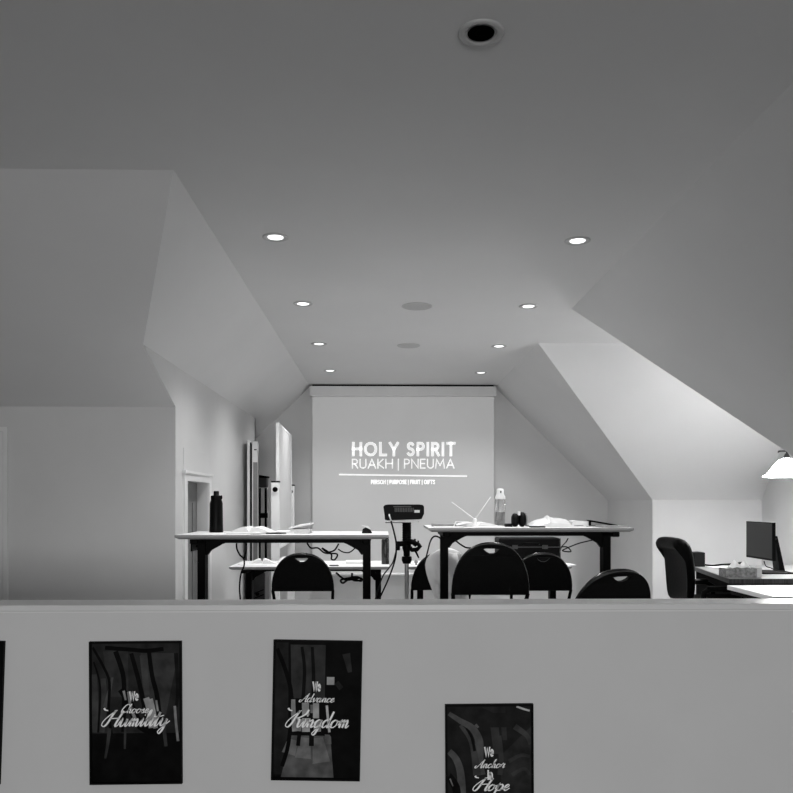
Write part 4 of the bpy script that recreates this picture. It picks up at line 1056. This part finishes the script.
# widen to the real panel width: the far end runs on behind
def mp(u, dn, z): return o3 + ux*u + nx_*dn + Vector((0, 0, z))
def mbx(b, u0, u1, d0, d1, z0, z1):
    vs = [mp(u0, d0, z0), mp(u1, d0, z0), mp(u1, d1, z0), mp(u0, d1, z0), mp(u0, d0, z1), mp(u1, d0, z1), mp(u1, d1, z1), mp(u0, d1, z1)]
    b.add(vs, [(0,3,2,1),(4,5,6,7),(0,1,5,4),(1,2,6,5),(2,3,7,6),(3,0,4,7)])
b = MB(); mbx(b, 0, ln, -.022, 0, zb_, zt_); b.build('housing', BLKPL, t)
b = MB(); mbx(b, .006, ln-.006, 0, .0015, zb_+.014, zt_-.006); b.build('display', SCRN, t)
s0 = P(775.5, 541, 6.0); s1 = P(782, 571, 6.0); s2 = P(776, 571, 6.0)
b = MB(); b.prism([(P(773, 536, 5.98).x, 5.95, P(773, 536, 5.98).z), (P(775.5, 536, 5.98).x, 5.95, P(773, 536, 5.98).z), (s1.x, 5.95, ZD+.012), (s2.x, 5.95, ZD+.012)], (0, .09, 0))
q = mp(ln*.6, -.022, (zt_+zb_)/2); b.tube([q, (P(776, 541, 6.0).x, 6.0, q.z)], .014, 8); b.build('stand_arm', BLACK, t)
b = MB(); fx0 = P(761, 570, 5.9).x; b.rbox((fx0, 5.86, ZD+.001), (s1.x+.03, 6.12, ZD+.013), .02); b.build('base', BLACK, t)
cable('monitor_cable', 'thin black cable curling below the computer monitor on the desk', [(764, 561, 5.85), (766, 566, 5.83), (771, 568, 5.83), (778, 571, 5.83), (786, 571.5, 5.8), (792, 573, 5.8), (797, 573, 5.8)], .0028, 'desk cables')
cable('monitor_cable', 'black cable lying along the back of the dormer desk', [(693, 556, 6.7), (697, 561, 6.72), (702, 564, 6.70), (712, 565.5, 6.6), (722, 564.5, 6.55), (733, 564, 6.5), (744, 562.5, 6.4), (746, 565, 6.3)], .0055, 'desk cables')
# tissue box
a = P(726, 578.5, 5.62); c = P(757, 578.5, 5.62)
t = thing('tissue_box', 'patterned grey tissue box with white tissues puffing out', 'tissue box', ((a.x+c.x)/2, 5.68, ZD+.001))
zz = P(740, 568.7, 5.62).z
b = MB(); b.box((a.x, 5.62, ZD+.001), (c.x, 5.74, zz)); b.build('carton', GREYBOX, t)
b = MB(); b.box((c.x, 5.62, ZD+.001), (c.x+.035, 5.74, zz+.005)); b.build('end_panel', PAPER, t, label='plain white end panel')
b = MB(); G = []
for i in range(9):
    row = []
    for j in range(13):
        u = j/12; v = i/8
        hgt = (.048*math.exp(-((u-.28)/.17)**2)+.044*math.exp(-((u-.78)/.16)**2)+.012)*math.sin(math.pi*(.02+.96*v))**.6
        row.append(Vector((P(733, 0, 5.62).x+(P(752, 0, 5.62).x-P(733, 0, 5.62).x)*u, 5.635+.085*v, zz-.001+hgt*(.9+.2*random.random()))))
    G.append(row)
b.grid(G, thick=(0, 0, -.002)); b.build('tissue', mat('white tissue', .95, .9, noise=.02, scale=30, spec=.05), t)
# papers on the desk
sheet('paper_sheet', 'white papers on the far corner of the dormer desk', rect(2.83, 6.42, .26, .24, 8), ZD+.001, PAPER, group='loose papers', lift=.006)
sheet('paper_sheet', 'white sheet beside the tissue box on the dormer desk', rect(2.74, 5.93, .16, .22, -6), ZD+.001, PAPER, group='loose papers')
# pendant lamp
c = P(786.8, 476.6, 6.0)
t = thing('pendant_lamp', 'glowing white bell-shaped glass lamp hanging in the dormer', 'lamp', (c.x, 6.0, CEIL))
k = 6.0/F*.915
b = MB(); b.lathe(c, [(24.6*k, 0), (24.2*k, .5*k), (21.5*k, 2.0*k), (18.5*k, 5*k), (15*k, 10*k), (11.5*k, 14.5*k), (7.5*k, 18*k), (4.2*k, 19.8*k), (3.0*k, 20.2*k)], 48); o = b.build('lamp_shade', SHADE, t); o.modifiers.new('s', 'SOLIDIFY').thickness = .003
b = MB(); b.lathe(c, [(4.4*k, 19.9*k), (3.8*k, 21.2*k), (1.9*k, 25.2*k), (1.0*k, 26*k), (0, 26*k)], 24); b.build('socket_cup', DARKG, t)
b = MB(); b.tube([c+Vector((0, 0, 25*k)), (c.x, 6.0, CEIL-.02)], .006, 10); b.build('stem', BLACK, t)
b = MB(); b.tube([c+Vector((-9.5*k, 0, 26.2*k)), c+Vector((-9.3*k, 0, 28*k)), c+Vector((0, 0, 28.2*k)), c+Vector((9.3*k, 0, 28*k)), c+Vector((9.5*k, 0, 26.2*k))], .0055, 8); b.build('cross_arm', BLACK, t)
b = MB(); b.lathe((c.x, 6.0, CEIL), [(.06, 0), (.06, -.01), (.02, -.025), (0, -.025)], 24); b.build('canopy_plate', BLACK, t)
l = bpy.data.lights.new('lamp_bulb', 'POINT'); l.energy = LAMP_E; l.shadow_soft_size = .04
o = bpy.data.objects.new('lamp_bulb', l); C.objects.link(o); o.location = c+Vector((0, 0, 6*k))

# ------------------------------------------------------------------ world, camera, view
w = bpy.data.worlds.new('World'); bpy.context.scene.world = w; w.use_nodes = True
w.node_tree.nodes['Background'].inputs['Color'].default_value = (.03, .03, .03, 1)
cam = bpy.data.cameras.new('Camera'); co = bpy.data.objects.new('Camera', cam); C.objects.link(co)
co.location = (0, 0, EYE); co.rotation_euler = (math.radians(90), 0, -YAW)
cam.sensor_width = 36; cam.lens = 36*F/793; cam.shift_y = (502-396.5)/793; cam.clip_start = .05
bpy.context.scene.camera = co
vs = bpy.context.scene.view_settings
vs.view_transform = 'Standard'; vs.look = 'None'; vs.gamma = 1; vs.use_curve_mapping = False
vs.exposure = 0.2
